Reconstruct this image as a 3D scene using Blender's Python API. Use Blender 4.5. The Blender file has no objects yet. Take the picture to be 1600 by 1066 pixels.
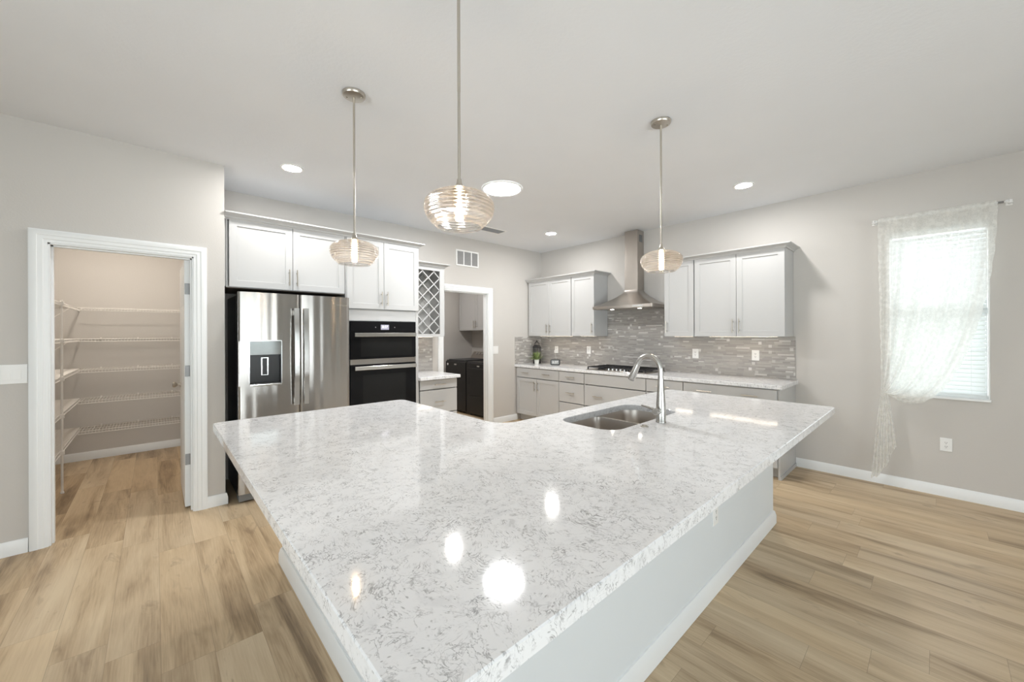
import bpy, bmesh, math, random
from mathutils import Vector, Matrix

# ------------------------------------------------------------------ camera, world, light, exposure
scene = bpy.context.scene
COL = scene.collection
random.seed(7)
PI = math.pi
CEIL = 2.845

YAW, ROLL = math.radians(47.276), math.radians(-0.228)
_r = Vector((math.cos(YAW), math.sin(YAW), 0)); _f = Vector((-math.sin(YAW), math.cos(YAW), 0)); _u = Vector((0, 0, 1))
_r3 = _r*math.cos(ROLL) + _u*math.sin(ROLL); _u3 = _u*math.cos(ROLL) - _r*math.sin(ROLL)
cam_data = bpy.data.cameras.new('camera'); cam = bpy.data.objects.new('camera', cam_data); COL.objects.link(cam)
m4 = Matrix(((_r3.x, _u3.x, -_f.x, 4.73), (_r3.y, _u3.y, -_f.y, -5.016), (_r3.z, _u3.z, -_f.z, 1.421), (0, 0, 0, 1)))
cam.matrix_world = m4
cam_data.sensor_width = 36; cam_data.lens = 608.435/1600*36
cam_data.shift_x = -3.875/1600; cam_data.shift_y = -(533-521.58)/1600
cam_data.clip_start = 0.02
scene.camera = cam

world = bpy.data.worlds.new('daylight'); scene.world = world; world.use_nodes = True
wn = world.node_tree.nodes; wl = world.node_tree.links
bg = wn['Background']; bg.inputs['Strength'].default_value = 1.0
_tc = wn.new('ShaderNodeTexCoord'); _sx = wn.new('ShaderNodeSeparateXYZ'); _cr = wn.new('ShaderNodeValToRGB')
wl.new(_tc.outputs['Generated'], _sx.inputs[0]); wl.new(_sx.outputs['Z'], _cr.inputs[0]); wl.new(_cr.outputs[0], bg.inputs['Color'])
_cr.color_ramp.elements[0].position = 0.0; _cr.color_ramp.elements[0].color = (0.45, 0.48, 0.42, 1)      # lawn and hedges below the skyline
_cr.color_ramp.elements[1].position = 0.10; _cr.color_ramp.elements[1].color = (0.90, 0.96, 1.0, 1)       # pale overcast sky

def area_light(name, loc, rot, sx, sy, power, color):
    d = bpy.data.lights.new(name, 'AREA'); d.shape = 'RECTANGLE'; d.size = sx; d.size_y = sy
    d.energy = power; d.color = color
    o = bpy.data.objects.new(name, d); o.location = loc; o.rotation_euler = rot; COL.objects.link(o); return o
DAY = (0.93, 0.97, 1.0)
# added area lamps: daylight from unseen glass doors, and upward fill for the ceiling
area_light('added_daylight_side', (9.62, -5.2, 1.2), (math.radians(90), 0, math.radians(90)), 5.4, 2.2, 45, DAY)  # added daylight lamp in the unseen side opening
area_light('added_upfill_side', (11.4, -5.2, .05), (math.radians(140), 0, math.radians(90)), 5.8, 3.4, 470, (0.92, 0.965, 1.0))  # added lamp aimed up to lift the ceiling; no paving is modelled
area_light('added_daylight_front', (5.6, -9.62, 1.2), (math.radians(90), 0, 0), 4.8, 2.2, 40, DAY)  # added lamp behind the invented front doors
area_light('added_upfill_front', (5.6, -11.4, .05), (math.radians(140), 0, 0), 5.4, 3.4, 420, (0.94, 0.97, 1.0))  # added upward lamp brightening the ceiling and hood wall
area_light('daylight_kitchen_window', (4.73, .75, 1.65), (math.radians(-90), 0, 0), 1.2, 2.2, 37, (1, 1, 1))

vs = scene.view_settings
vs.view_transform = 'Standard'; vs.look = 'None'; vs.exposure = 0.53; vs.gamma = 1.0; vs.use_curve_mapping = False
try:
    scene.cycles.use_denoising = True
    scene.cycles.max_bounces = 10; scene.cycles.transparent_max_bounces = 24
    scene.cycles.diffuse_bounces = 5; scene.cycles.glossy_bounces = 5
    scene.cycles.sample_clamp_indirect = 6.0
    scene.cycles.caustics_reflective = False; scene.cycles.caustics_refractive = False
except Exception:
    pass

# ------------------------------------------------------------------ node helpers
class NT:
    def __init__(s, name):
        s.mat = bpy.data.materials.new(name); s.mat.use_nodes = True
        s.t = s.mat.node_tree; s.t.nodes.clear()
        s.out = s.t.nodes.new('ShaderNodeOutputMaterial')
    def n(s, typ, **kw):
        nd = s.t.nodes.new(typ)
        for k, v in kw.items(): setattr(nd, k, v)
        return nd
    def put(s, sock, v):
        if v is None: return
        if isinstance(v, bpy.types.NodeSocket): s.t.links.new(v, sock)
        elif isinstance(v, (tuple, list)) and len(v) == 3 and sock.type == 'RGBA': sock.default_value = (*v, 1)
        else: sock.default_value = v
    def math(s, op, a, b=None, c=None, clamp=False):
        nd = s.n('ShaderNodeMath', operation=op, use_clamp=clamp)
        for i, v in enumerate((a, b, c)): s.put(nd.inputs[i], v)
        return nd.outputs[0]
    def mix(s, fac, a, b, blend='MIX'):
        nd = s.n('ShaderNodeMix', data_type='RGBA', blend_type=blend)
        s.put(nd.inputs[0], fac); s.put(nd.inputs[6], a); s.put(nd.inputs[7], b)
        return nd.outputs[2]
    def ramp(s, fac, stops, interp='LINEAR'):
        nd = s.n('ShaderNodeValToRGB'); cr = nd.color_ramp; cr.interpolation = interp
        while len(cr.elements) < len(stops): cr.elements.new(0.5)
        for e, (p, c) in zip(cr.elements, stops):
            e.position = p; e.color = (c, c, c, 1) if isinstance(c, (int, float)) else (*c, 1)
        s.put(nd.inputs[0], fac); return nd.outputs[0]
    def obj(s): return s.n('ShaderNodeTexCoord').outputs['Object']
    def pos(s): return s.n('ShaderNodeNewGeometry').outputs['Position']
    def xyz(s, v):
        nd = s.n('ShaderNodeSeparateXYZ'); s.put(nd.inputs[0], v); return nd.outputs
    def vec(s, x=0.0, y=0.0, z=0.0):
        nd = s.n('ShaderNodeCombineXYZ')
        for i, v in enumerate((x, y, z)): s.put(nd.inputs[i], v)
        return nd.outputs[0]
    def vmath(s, op, a, b=None):
        nd = s.n('ShaderNodeVectorMath', operation=op); s.put(nd.inputs[0], a); s.put(nd.inputs[1], b); return nd.outputs[0]
    def noise(s, v, scale, detail=3, rough=0.55, dist=0.0):
        nd = s.n('ShaderNodeTexNoise'); s.put(nd.inputs['Vector'], v)
        nd.inputs['Scale'].default_value = scale; nd.inputs['Detail'].default_value = detail
        nd.inputs['Roughness'].default_value = rough; nd.inputs['Distortion'].default_value = dist
        return nd.outputs['Fac']
    def white(s, v, dim='3D'):
        nd = s.n('ShaderNodeTexWhiteNoise', noise_dimensions=dim)
        s.put(nd.inputs['W' if dim == '1D' else 'Vector'], v); return nd.outputs['Value']
    def voro(s, v, scale, feature='F1'):
        nd = s.n('ShaderNodeTexVoronoi', feature=feature); s.put(nd.inputs['Vector'], v); nd.inputs['Scale'].default_value = scale
        return nd.outputs
    def bump(s, h, strength=0.1, dist=0.01):
        nd = s.n('ShaderNodeBump'); s.put(nd.inputs['Height'], h); nd.inputs['Strength'].default_value = strength
        nd.inputs['Distance'].default_value = dist; return nd.outputs[0]
    def princ(s, color, rough=0.5, metal=0.0, normal=None, **kw):
        nd = s.n('ShaderNodeBsdfPrincipled')
        s.put(nd.inputs['Base Color'], color); s.put(nd.inputs['Roughness'], rough); s.put(nd.inputs['Metallic'], metal)
        s.put(nd.inputs['Normal'], normal)
        for k, v in kw.items(): s.put(nd.inputs[k.replace('_', ' ')], v)
        return nd.outputs[0]
    def done(s, shader):
        s.t.links.new(shader, s.out.inputs[0]); return s.mat

def painted(name, col, rough=0.5, bump_scale=0, bump_strength=0.05, var=0.02, **kw):
    t = NT(name); p = t.pos()
    f = t.noise(p, 2.5, 2)
    c = t.mix(f, tuple(x*(1-var) for x in col), tuple(min(1, x*(1+var)) for x in col))
    nrm = t.bump(t.noise(p, bump_scale, 3), bump_strength, 0.004) if bump_scale else None
    return t.done(t.princ(c, rough, 0.0, nrm, **kw))

def emissive(name, col, strength):
    t = NT(name); e = t.n('ShaderNodeEmission'); e.inputs[0].default_value = (*col, 1); e.inputs[1].default_value = strength
    return t.done(e.outputs[0])

def metal(name, col, rough, aniso=0.0, stretch=(1, 1, 1), rvar=0.05):
    t = NT(name); p = t.vmath('MULTIPLY', t.obj(), stretch)
    f = t.noise(p, 60, 4)
    r = t.math('ADD', t.math('MULTIPLY', f, rvar*2), rough-rvar)
    kw = {}
    if aniso:
        tg = t.n('ShaderNodeTangent', direction_type='RADIAL', axis='Z')
        kw = dict(Anisotropic=aniso, Anisotropic_Rotation=0.25, Tangent=tg.outputs[0])
    return t.done(t.princ(t.mix(f, tuple(x*.95 for x in col), col), r, 1.0, None, **kw))

M = {}
M['wall'] = painted('greige_wall_paint', (0.59, 0.566, 0.538), 0.75, 90, 0.12)
M['ceiling'] = painted('white_textured_ceiling', (0.79, 0.808, 0.835), 0.9, 45, 0.25)
M['trim'] = painted('white_trim_enamel', (0.83, 0.845, 0.85), 0.35)
M['cab'] = painted('pale_grey_cabinet_paint', (0.53, 0.53, 0.528), 0.38)
M['cabin'] = painted('cabinet_inside', (0.48, 0.47, 0.45), 0.6)
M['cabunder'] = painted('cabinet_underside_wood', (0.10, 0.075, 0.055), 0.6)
M['island'] = painted('island_panel_paint', (0.735, 0.77, 0.795), 0.5)
M['plastic'] = painted('white_plastic', (0.85, 0.85, 0.84), 0.35)
M['plasticgrey'] = painted('slot_grey_plastic', (0.12, 0.12, 0.12), 0.5)
M['vinyl'] = painted('white_vinyl_frame', (0.86, 0.88, 0.88), 0.35)
M['wire'] = painted('white_coated_wire', (0.80, 0.78, 0.75), 0.4)
M['black'] = painted('satin_black_enamel', (0.012, 0.012, 0.013), 0.32)
M['blackmatte'] = painted('matte_black_iron', (0.02, 0.02, 0.022), 0.6)
M['dark'] = painted('dark_grey_fridge_case', (0.035, 0.037, 0.04), 0.4)
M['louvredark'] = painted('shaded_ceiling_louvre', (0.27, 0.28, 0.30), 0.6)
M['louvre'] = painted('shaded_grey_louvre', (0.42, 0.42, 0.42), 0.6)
M['darkvoid'] = painted('dark_vent_void', (0.16, 0.16, 0.16), 0.8)
M['greyplastic'] = painted('grey_plastic', (0.20, 0.20, 0.20), 0.5)
M['steel'] = metal('brushed_stainless', (0.44, 0.42, 0.40), 0.23, 0.75, (1, 1, 12))
M['steelhood'] = metal('warm_brushed_stainless', (0.52, 0.48, 0.44), 0.30, 0.55, (1, 1, 14))
M['nickel'] = metal('brushed_nickel', (0.56, 0.52, 0.46), 0.30, 0.0, (1, 1, 8))
M['hingemetal'] = metal('satin_hinge_metal', (0.30, 0.30, 0.30), 0.5)
M['chrome'] = metal('polished_steel', (0.78, 0.78, 0.77), 0.14, 0.0, (1, 1, 1), 0.03)
M['faucet'] = metal('spot_resist_stainless', (0.55, 0.54, 0.52), 0.27, 0.0, (.3, .3, .3), 0.01)
M['sink'] = metal('stainless_sink', (0.60, 0.56, 0.52), 0.28, 0.0, (.2, .2, .2), .01)
M['mirror'] = metal('polished_dispenser_panel', (0.34, 0.36, 0.35), 0.06, 0.0, (1, 1, 1), 0.02)
M['blackglass'] = painted('black_oven_glass', (0.010, 0.010, 0.011), 0.05, 0, 0, 0.02, Specular_IOR_Level=0.16)
M['blackglass2'] = painted('oven_door_window_glass', (0.016, 0.016, 0.016), 0.07, Specular_IOR_Level=0.18)
M['leaf'] = painted('green_leaf', (0.24, 0.31, 0.11), 0.5, var=0.6)
M['pot'] = painted('white_ceramic', (0.85, 0.85, 0.82), 0.3)
M['screen'] = emissive('lit_display', (0.72, 0.70, 0.85), 0.55)
M['digits'] = emissive('lit_digits', (1, 1, 1), 1.6)
M['clockface'] = painted('grey_clock_screen', (0.30, 0.31, 0.31), 0.15)
M['canlens'] = emissive('downlight_lens', (1.0, 0.985, 0.96), 230.0)
M['skylens'] = emissive('sun_tunnel_diffuser', (0.97, 0.99, 1.0), 75.0)
M['bulb'] = emissive('warm_bulb', (1.0, 0.74, 0.45), 190.0)
M['underlight'] = emissive('warm_strip_light', (1.0, 0.85, 0.68), 14.0)
M['hoodlamp'] = emissive('hood_lamp', (1.0, 0.93, 0.82), 14.0)
M['pantrylamp'] = emissive('pantry_lamp', (1.0, 0.90, 0.78), 185.0)
M['laundryfill'] = emissive('laundry_fill', (1.0, 0.96, 0.92), 190.0)  # added fill for the laundry, no known fixture

def mk_floor():
    t = NT('oak_plank_floor'); x, y, z = t.xyz(t.pos())
    W, L = 0.18, 1.24
    yr = t.math('DIVIDE', t.math('ADD', y, 20.0), W)       # seams at y = -5.00 + k*0.18
    yr = t.math('ADD', yr, 0.6667)
    row = t.math('FLOOR', yr); fy = t.math('FRACT', yr)
    off = t.math('MULTIPLY', t.white(row, '1D'), 7.0)
    xr = t.math('ADD', t.math('DIVIDE', x, L), off)
    colm = t.math('FLOOR', xr); fx = t.math('FRACT', xr)
    rnd = t.white(t.vec(colm, row, 0.0)); rnd2 = t.white(t.vec(colm, row, 3.7))
    gx = t.math('ADD', x, t.math('MULTIPLY', rnd, 31.0)); gy = t.math('ADD', y, t.math('MULTIPLY', rnd2, 17.0))
    broad = t.noise(t.vec(t.math('MULTIPLY', gx, 0.9), t.math('MULTIPLY', gy, 7.5), 0.0), 1.0, 4, 0.55, 0.7)
    fine = t.noise(t.vec(t.math('MULTIPLY', gx, 5.0), t.math('MULTIPLY', gy, 130.0), 0.0), 1.0, 4, 0.6, 0.3)
    knot = t.noise(t.vec(t.math('MULTIPLY', gx, 2.6), t.math('MULTIPLY', gy, 8.0), 5.0), 1.0, 3, 0.6, 1.6)
    k2 = t.ramp(knot, [(0.62, 0.0), (0.74, 1.0)])
    tone = t.math('ADD', t.math('MULTIPLY', broad, 1.05), t.math('MULTIPLY', t.math('SUBTRACT', rnd, 0.5), 0.16))
    tone = t.math('ADD', tone, t.math('MULTIPLY', t.math('SUBTRACT', fine, 0.5), 0.36))
    c = t.ramp(tone, [(0.24, (0.21, 0.145, 0.085)), (0.40, (0.40, 0.29, 0.178)), (0.55, (0.545, 0.415, 0.268)), (0.78, (0.66, 0.53, 0.36))])
    c = t.mix(t.math('MULTIPLY', k2, 0.42), c, (0.20, 0.135, 0.085))
    hue = t.mix(rnd2, (1.02, 1.0, 0.96), (0.985, 1.0, 1.02)); c = t.mix(1.0, c, hue, 'MULTIPLY')
    sy = t.math('LESS_THAN', t.math('MINIMUM', fy, t.math('SUBTRACT', 1.0, fy)), 0.006)
    sx = t.math('LESS_THAN', t.math('MINIMUM', fx, t.math('SUBTRACT', 1.0, fx)), 0.0009)
    seam = t.math('MAXIMUM', sx, sy)
    c = t.mix(t.math('MULTIPLY', seam, 0.38), c, (0.16, 0.11, 0.07))
    h = t.math('SUBTRACT', t.math('MULTIPLY', fine, 0.25), seam)
    r = t.math('ADD', 0.36, t.math('MULTIPLY', fine, 0.16))
    return t.done(t.princ(c, r, 0.0, t.bump(h, 0.12, 0.0015), Specular_IOR_Level=0.42))
M['floor'] = mk_floor()

def mk_quartz():
    t = NT('white_veined_quartz'); p = t.pos()
    w1 = t.n('ShaderNodeTexNoise'); t.put(w1.inputs['Vector'], p); w1.inputs['Scale'].default_value = 4.0; w1.inputs['Detail'].default_value = 3
    warp = t.vmath('ADD', p, t.vmath('MULTIPLY', t.vmath('SUBTRACT', w1.outputs['Color'], (0.5, 0.5, 0.5)), (0.22, 0.22, 0.22)))
    def ridge(v, sc, wd, det=4):
        f = t.noise(v, sc, det, 0.55, 0.5)
        d = t.math('ABSOLUTE', t.math('SUBTRACT', f, 0.5))
        return t.ramp(d, [(0.0, 1.0), (wd*0.45, 0.75), (wd, 0.0)])
    st = t.vmath('MULTIPLY', warp, (1.0, 2.0, 1.0))
    sh = lambda v, a: t.vmath('ADD', v, a)
    v1 = ridge(st, 5.0, 0.011); m1 = t.ramp(t.noise(p, 4.2, 4, 0.65), [(0.56, 0.0), (0.68, 1.0)])
    v2 = ridge(sh(t.vmath('MULTIPLY', warp, (1.5, 1.0, 1.0)), (3.1, 7.7, 0.0)), 19.0, 0.016); m2 = t.ramp(t.noise(sh(p, (5.0, 2.0, 0.0)), 16.0, 4, 0.65), [(0.46, 0.0), (0.60, 1.0)])
    v3 = ridge(sh(st, (9.0, 1.0, 0.0)), 46.0, 0.034); m3 = t.ramp(t.noise(sh(p, (1.0, 8.0, 0.0)), 30.0, 4, 0.6), [(0.45, 0.0), (0.60, 1.0)])
    vo = t.voro(t.vmath('MULTIPLY', warp, (1.0, 1.3, 1.0)), 85.0)
    sp = t.math('MULTIPLY', t.ramp(vo['Distance'], [(0.12, 1.0), (0.28, 0.0)]), t.math('GREATER_THAN', t.white(vo['Color']), 0.84))
    cloud = t.ramp(t.noise(warp, 14.0, 6, 0.65), [(0.52, 0.0), (0.80, 1.0)])
    blot = t.ramp(t.noise(t.vmath('MULTIPLY', warp, (1.0, 2.4, 1.0)), 17.0, 2, 0.5), [(0.69, 0.0), (0.73, 1.0)])
    c = t.mix(t.math('MULTIPLY', cloud, 0.7), (0.845, 0.85, 0.865), (0.66, 0.67, 0.69))
    c = t.mix(t.math('MULTIPLY', blot, 0.40), c, (0.48, 0.48, 0.485))
    c = t.mix(t.math('MULTIPLY', t.math('MULTIPLY', v3, m3), 0.78), c, (0.30, 0.30, 0.31))
    c = t.mix(t.math('MULTIPLY', t.math('MULTIPLY', v2, m2), 0.80), c, (0.24, 0.24, 0.25))
    c = t.mix(t.math('MULTIPLY', t.math('MULTIPLY', v1, m1), 0.88), c, (0.19, 0.19, 0.195))
    c = t.mix(t.math('MULTIPLY', sp, 0.65), c, (0.26, 0.26, 0.265))
    return t.done(t.princ(c, 0.075, 0.0, None, Specular_IOR_Level=0.5))
M['quartz'] = mk_quartz()

def mk_mosaic(axis):
    t = NT('linear_mosaic_tile'); s = t.xyz(t.pos()); u = s[axis]; v = s[2]
    RH = 0.0165
    vr = t.math('DIVIDE', v, RH); row = t.math('FLOOR', vr); fv = t.math('FRACT', vr)
    r1 = t.white(row, '1D'); r2 = t.white(t.math('ADD', row, 0.37), '1D')
    L = t.math('ADD', 0.06, t.math('MULTIPLY', r1, 0.11))
    ur = t.math('ADD', t.math('DIVIDE', u, L), t.math('MULTIPLY', r2, 13.0))
    cl = t.math('FLOOR', ur); fu = t.math('FRACT', ur)
    rnd = t.white(t.vec(cl, row, 0.0)); rr = t.white(t.vec(cl, row, 5.0))
    # square chips, two rows high
    SH = RH*2
    uq = t.math('DIVIDE', u, SH); vq = t.math('DIVIDE', v, SH)
    cu = t.math('FLOOR', uq); cv = t.math('FLOOR', vq)
    sq = t.math('GREATER_THAN', t.white(t.vec(cu, cv, 2.0)), 0.968)
    c = t.ramp(rnd, [(0.0, (0.33, 0.315, 0.30)), (0.35, (0.375, 0.355, 0.335)), (0.65, (0.42, 0.395, 0.37)), (0.93, (0.46, 0.44, 0.415)), (0.945, (0.62, 0.60, 0.575)), (1.0, (0.66, 0.645, 0.62))])
    streak = t.noise(t.vmath('MULTIPLY', t.pos(), (14, 14, 160)), 1.0, 3)
    c = t.mix(t.math('MULTIPLY', streak, 0.28), c, (0.27, 0.26, 0.25))
    c = t.mix(sq, c, t.mix(t.white(t.vec(cu, cv, 9.0)), (0.48, 0.47, 0.45), (0.68, 0.67, 0.65)))
    g1 = t.math('LESS_THAN', t.math('MULTIPLY', fu, L), 0.0016); g2 = t.math('LESS_THAN', fv, 0.10)
    g = t.math('MULTIPLY', t.math('MAXIMUM', g1, g2), t.math('SUBTRACT', 1.0, sq))
    gs = t.math('MULTIPLY', sq, t.math('MAXIMUM', t.math('LESS_THAN', t.math('FRACT', uq), 0.05), t.math('LESS_THAN', t.math('FRACT', vq), 0.05)))
    g = t.math('MAXIMUM', g, gs)
    c = t.mix(t.math('MULTIPLY', g, 0.55), c, (0.28, 0.27, 0.26))
    rough = t.math('ADD', 0.18, t.math('MULTIPLY', rr, 0.40))
    h = t.math('SUBTRACT', t.math('MULTIPLY', rr, 0.5), g)
    return t.done(t.princ(c, rough, 0.0, t.bump(h, 0.25, 0.002)))
M['mosaic_right'] = mk_mosaic(0); M['mosaic_back'] = mk_mosaic(1)

def mk_thin_glass(name, tint, refl=1.0, bump=None):
    t = NT(name)
    tr = t.n('ShaderNodeBsdfTransparent'); tr.inputs[0].default_value = (*tint, 1)
    gl = t.n('ShaderNodeBsdfGlossy'); gl.inputs['Roughness'].default_value = 0.03; gl.inputs[0].default_value = (1, 1, 1, 1)
    fr = t.n('ShaderNodeFresnel'); fr.inputs[0].default_value = 1.5
    f = t.math('MULTIPLY', fr.outputs[0], refl, clamp=True)
    if bump:
        z = t.xyz(t.pos())[2]
        n = t.noise(t.vec(0.0, 0.0, t.math('MULTIPLY', z, bump)), 1.0, 2)
        b = t.bump(n, 0.8, 0.004); t.put(gl.inputs['Normal'], b); t.put(fr.inputs['Normal'], b)
    mx = t.n('ShaderNodeMixShader'); t.put(mx.inputs[0], f); t.t.links.new(tr.outputs[0], mx.inputs[1]); t.t.links.new(gl.outputs[0], mx.inputs[2])
    return t.done(mx.outputs[0])
M['pane'] = mk_thin_glass('window_glass', (0.96, 0.98, 0.98))
def mk_shade():
    t = NT('ribbed_clear_glass')
    tr = t.n('ShaderNodeBsdfTransparent'); tr.inputs[0].default_value = (0.985, 0.975, 0.965, 1)
    gl = t.n('ShaderNodeBsdfGlass'); gl.inputs['Roughness'].default_value = 0.02; gl.inputs['IOR'].default_value = 1.38; gl.inputs[0].default_value = (1, .985, .97, 1)
    tl = t.n('ShaderNodeBsdfTranslucent'); tl.inputs[0].default_value = (1, 0.93, 0.86, 1)
    m1 = t.n('ShaderNodeMixShader'); m1.inputs[0].default_value = 0.42
    t.t.links.new(tr.outputs[0], m1.inputs[1]); t.t.links.new(gl.outputs[0], m1.inputs[2])
    z = t.xyz(t.pos())[2]; rib = t.noise(t.vec(0.0, 0.0, t.math('MULTIPLY', z, 150)), 1.0, 2)
    m2 = t.n('ShaderNodeMixShader'); t.put(m2.inputs[0], t.math('MULTIPLY', t.ramp(rib, [(.45, 0.0), (.62, 1.0)]), 0.045))
    t.t.links.new(m1.outputs[0], m2.inputs[1]); t.t.links.new(tl.outputs[0], m2.inputs[2])
    return t.done(m2.outputs[0])
M['shade'] = mk_shade()
M['acrylic'] = mk_thin_glass('clear_acrylic', (0.93, 0.95, 0.93), 0.7)

def mk_lace():
    t = NT('ivory_lace'); p = t.pos()
    vo = t.voro(p, 75.0, 'DISTANCE_TO_EDGE'); fl = t.ramp(vo['Distance'], [(0.05, 1.0), (0.12, 0.0)])
    nz = t.ramp(t.noise(p, 30.0, 3), [(0.46, 0.0), (0.60, 1.0)])
    dens = t.math('ADD', 0.52, t.math('MULTIPLY', t.math('MAXIMUM', t.math('MULTIPLY', fl, 0.6), nz), 0.13))
    lw = t.n('ShaderNodeLayerWeight'); lw.inputs[0].default_value = 0.35
    dens = t.math('ADD', dens, t.math('MULTIPLY', lw.outputs['Facing'], 0.42), clamp=True)
    df = t.n('ShaderNodeBsdfDiffuse'); df.inputs[0].default_value = (0.93, 0.93, 0.90, 1)
    tl = t.n('ShaderNodeBsdfTranslucent'); tl.inputs[0].default_value = (0.93, 0.93, 0.90, 1)
    m1 = t.n('ShaderNodeMixShader'); m1.inputs[0].default_value = 0.5
    t.t.links.new(df.outputs[0], m1.inputs[1]); t.t.links.new(tl.outputs[0], m1.inputs[2])
    tr = t.n('ShaderNodeBsdfTransparent'); m2 = t.n('ShaderNodeMixShader'); t.put(m2.inputs[0], dens)
    t.t.links.new(tr.outputs[0], m2.inputs[1]); t.t.links.new(m1.outputs[0], m2.inputs[2])
    return t.done(m2.outputs[0])
M['lace'] = mk_lace()

def mk_slat():
    t = NT('white_blind_slat')
    f = t.noise(t.pos(), 30, 2); c = t.mix(f, (0.86, 0.88, 0.88), (0.90, 0.92, 0.92))
    pr = t.princ(c, 0.4); tl = t.n('ShaderNodeBsdfTranslucent'); t.put(tl.inputs[0], c)
    mx = t.n('ShaderNodeMixShader'); mx.inputs[0].default_value = 0.45
    t.t.links.new(pr, mx.inputs[1]); t.t.links.new(tl.outputs[0], mx.inputs[2]); return t.done(mx.outputs[0])
M['slat'] = mk_slat()

# ------------------------------------------------------------------ mesh helpers
IDENT = lambda a, b, c: (a, b, c)
def on_back(x0=0.0): return lambda u, v, d: (x0+d, u, v)      # wall with the fridge: u = y, v = z, d into the room
def on_right(y0=0.0): return lambda u, v, d: (u, y0-d, v)     # wall with the hood:   u = x, v = z, d into the room

def offset_poly(pts, d, closed=True):
    n = len(pts); out = []
    for i in range(n):
        p = Vector(pts[i])
        a = Vector(pts[i-1]) if (closed or i > 0) else None
        b = Vector(pts[(i+1) % n]) if (closed or i < n-1) else None
        ns = []
        if a is not None: e = (p-a).normalized(); ns.append(Vector((-e.y, e.x)))
        if b is not None: e = (b-p).normalized(); ns.append(Vector((-e.y, e.x)))
        if len(ns) == 1: m = ns[0]
        else:
            m = ns[0]+ns[1]; m = m/max(1e-6, m.length); m = m/max(0.2, m.dot(ns[0]))
        out.append(tuple(p+m*d))
    return out

def fillet(pts, rads, seg=6):
    out = []; n = len(pts)
    for i, r in enumerate(rads):
        p = Vector(pts[i]); a = Vector(pts[i-1]); b = Vector(pts[(i+1) % n])
        if r <= 0: out.append(tuple(p)); continue
        ea = (a-p).normalized(); eb = (b-p).normalized()
        ang = ea.angle(eb); tl = r/math.tan(ang/2); bis = (ea+eb).normalized(); c = p+bis*(r/math.sin(ang/2))
        p0 = p+ea*tl-c; p1 = p+eb*tl-c
        for k in range(seg+1):
            t = k/seg; a0 = math.atan2(p0.y, p0.x); da = math.atan2(p1.y, p1.x)-a0
            da = (da+PI) % (2*PI)-PI
            out.append((c.x+r*math.cos(a0+da*t), c.y+r*math.sin(a0+da*t)))
    return out

def rrect(x0, x1, y0, y1, r, seg=6): return fillet([(x0, y0), (x1, y0), (x1, y1), (x0, y1)], [r]*4, seg)

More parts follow.
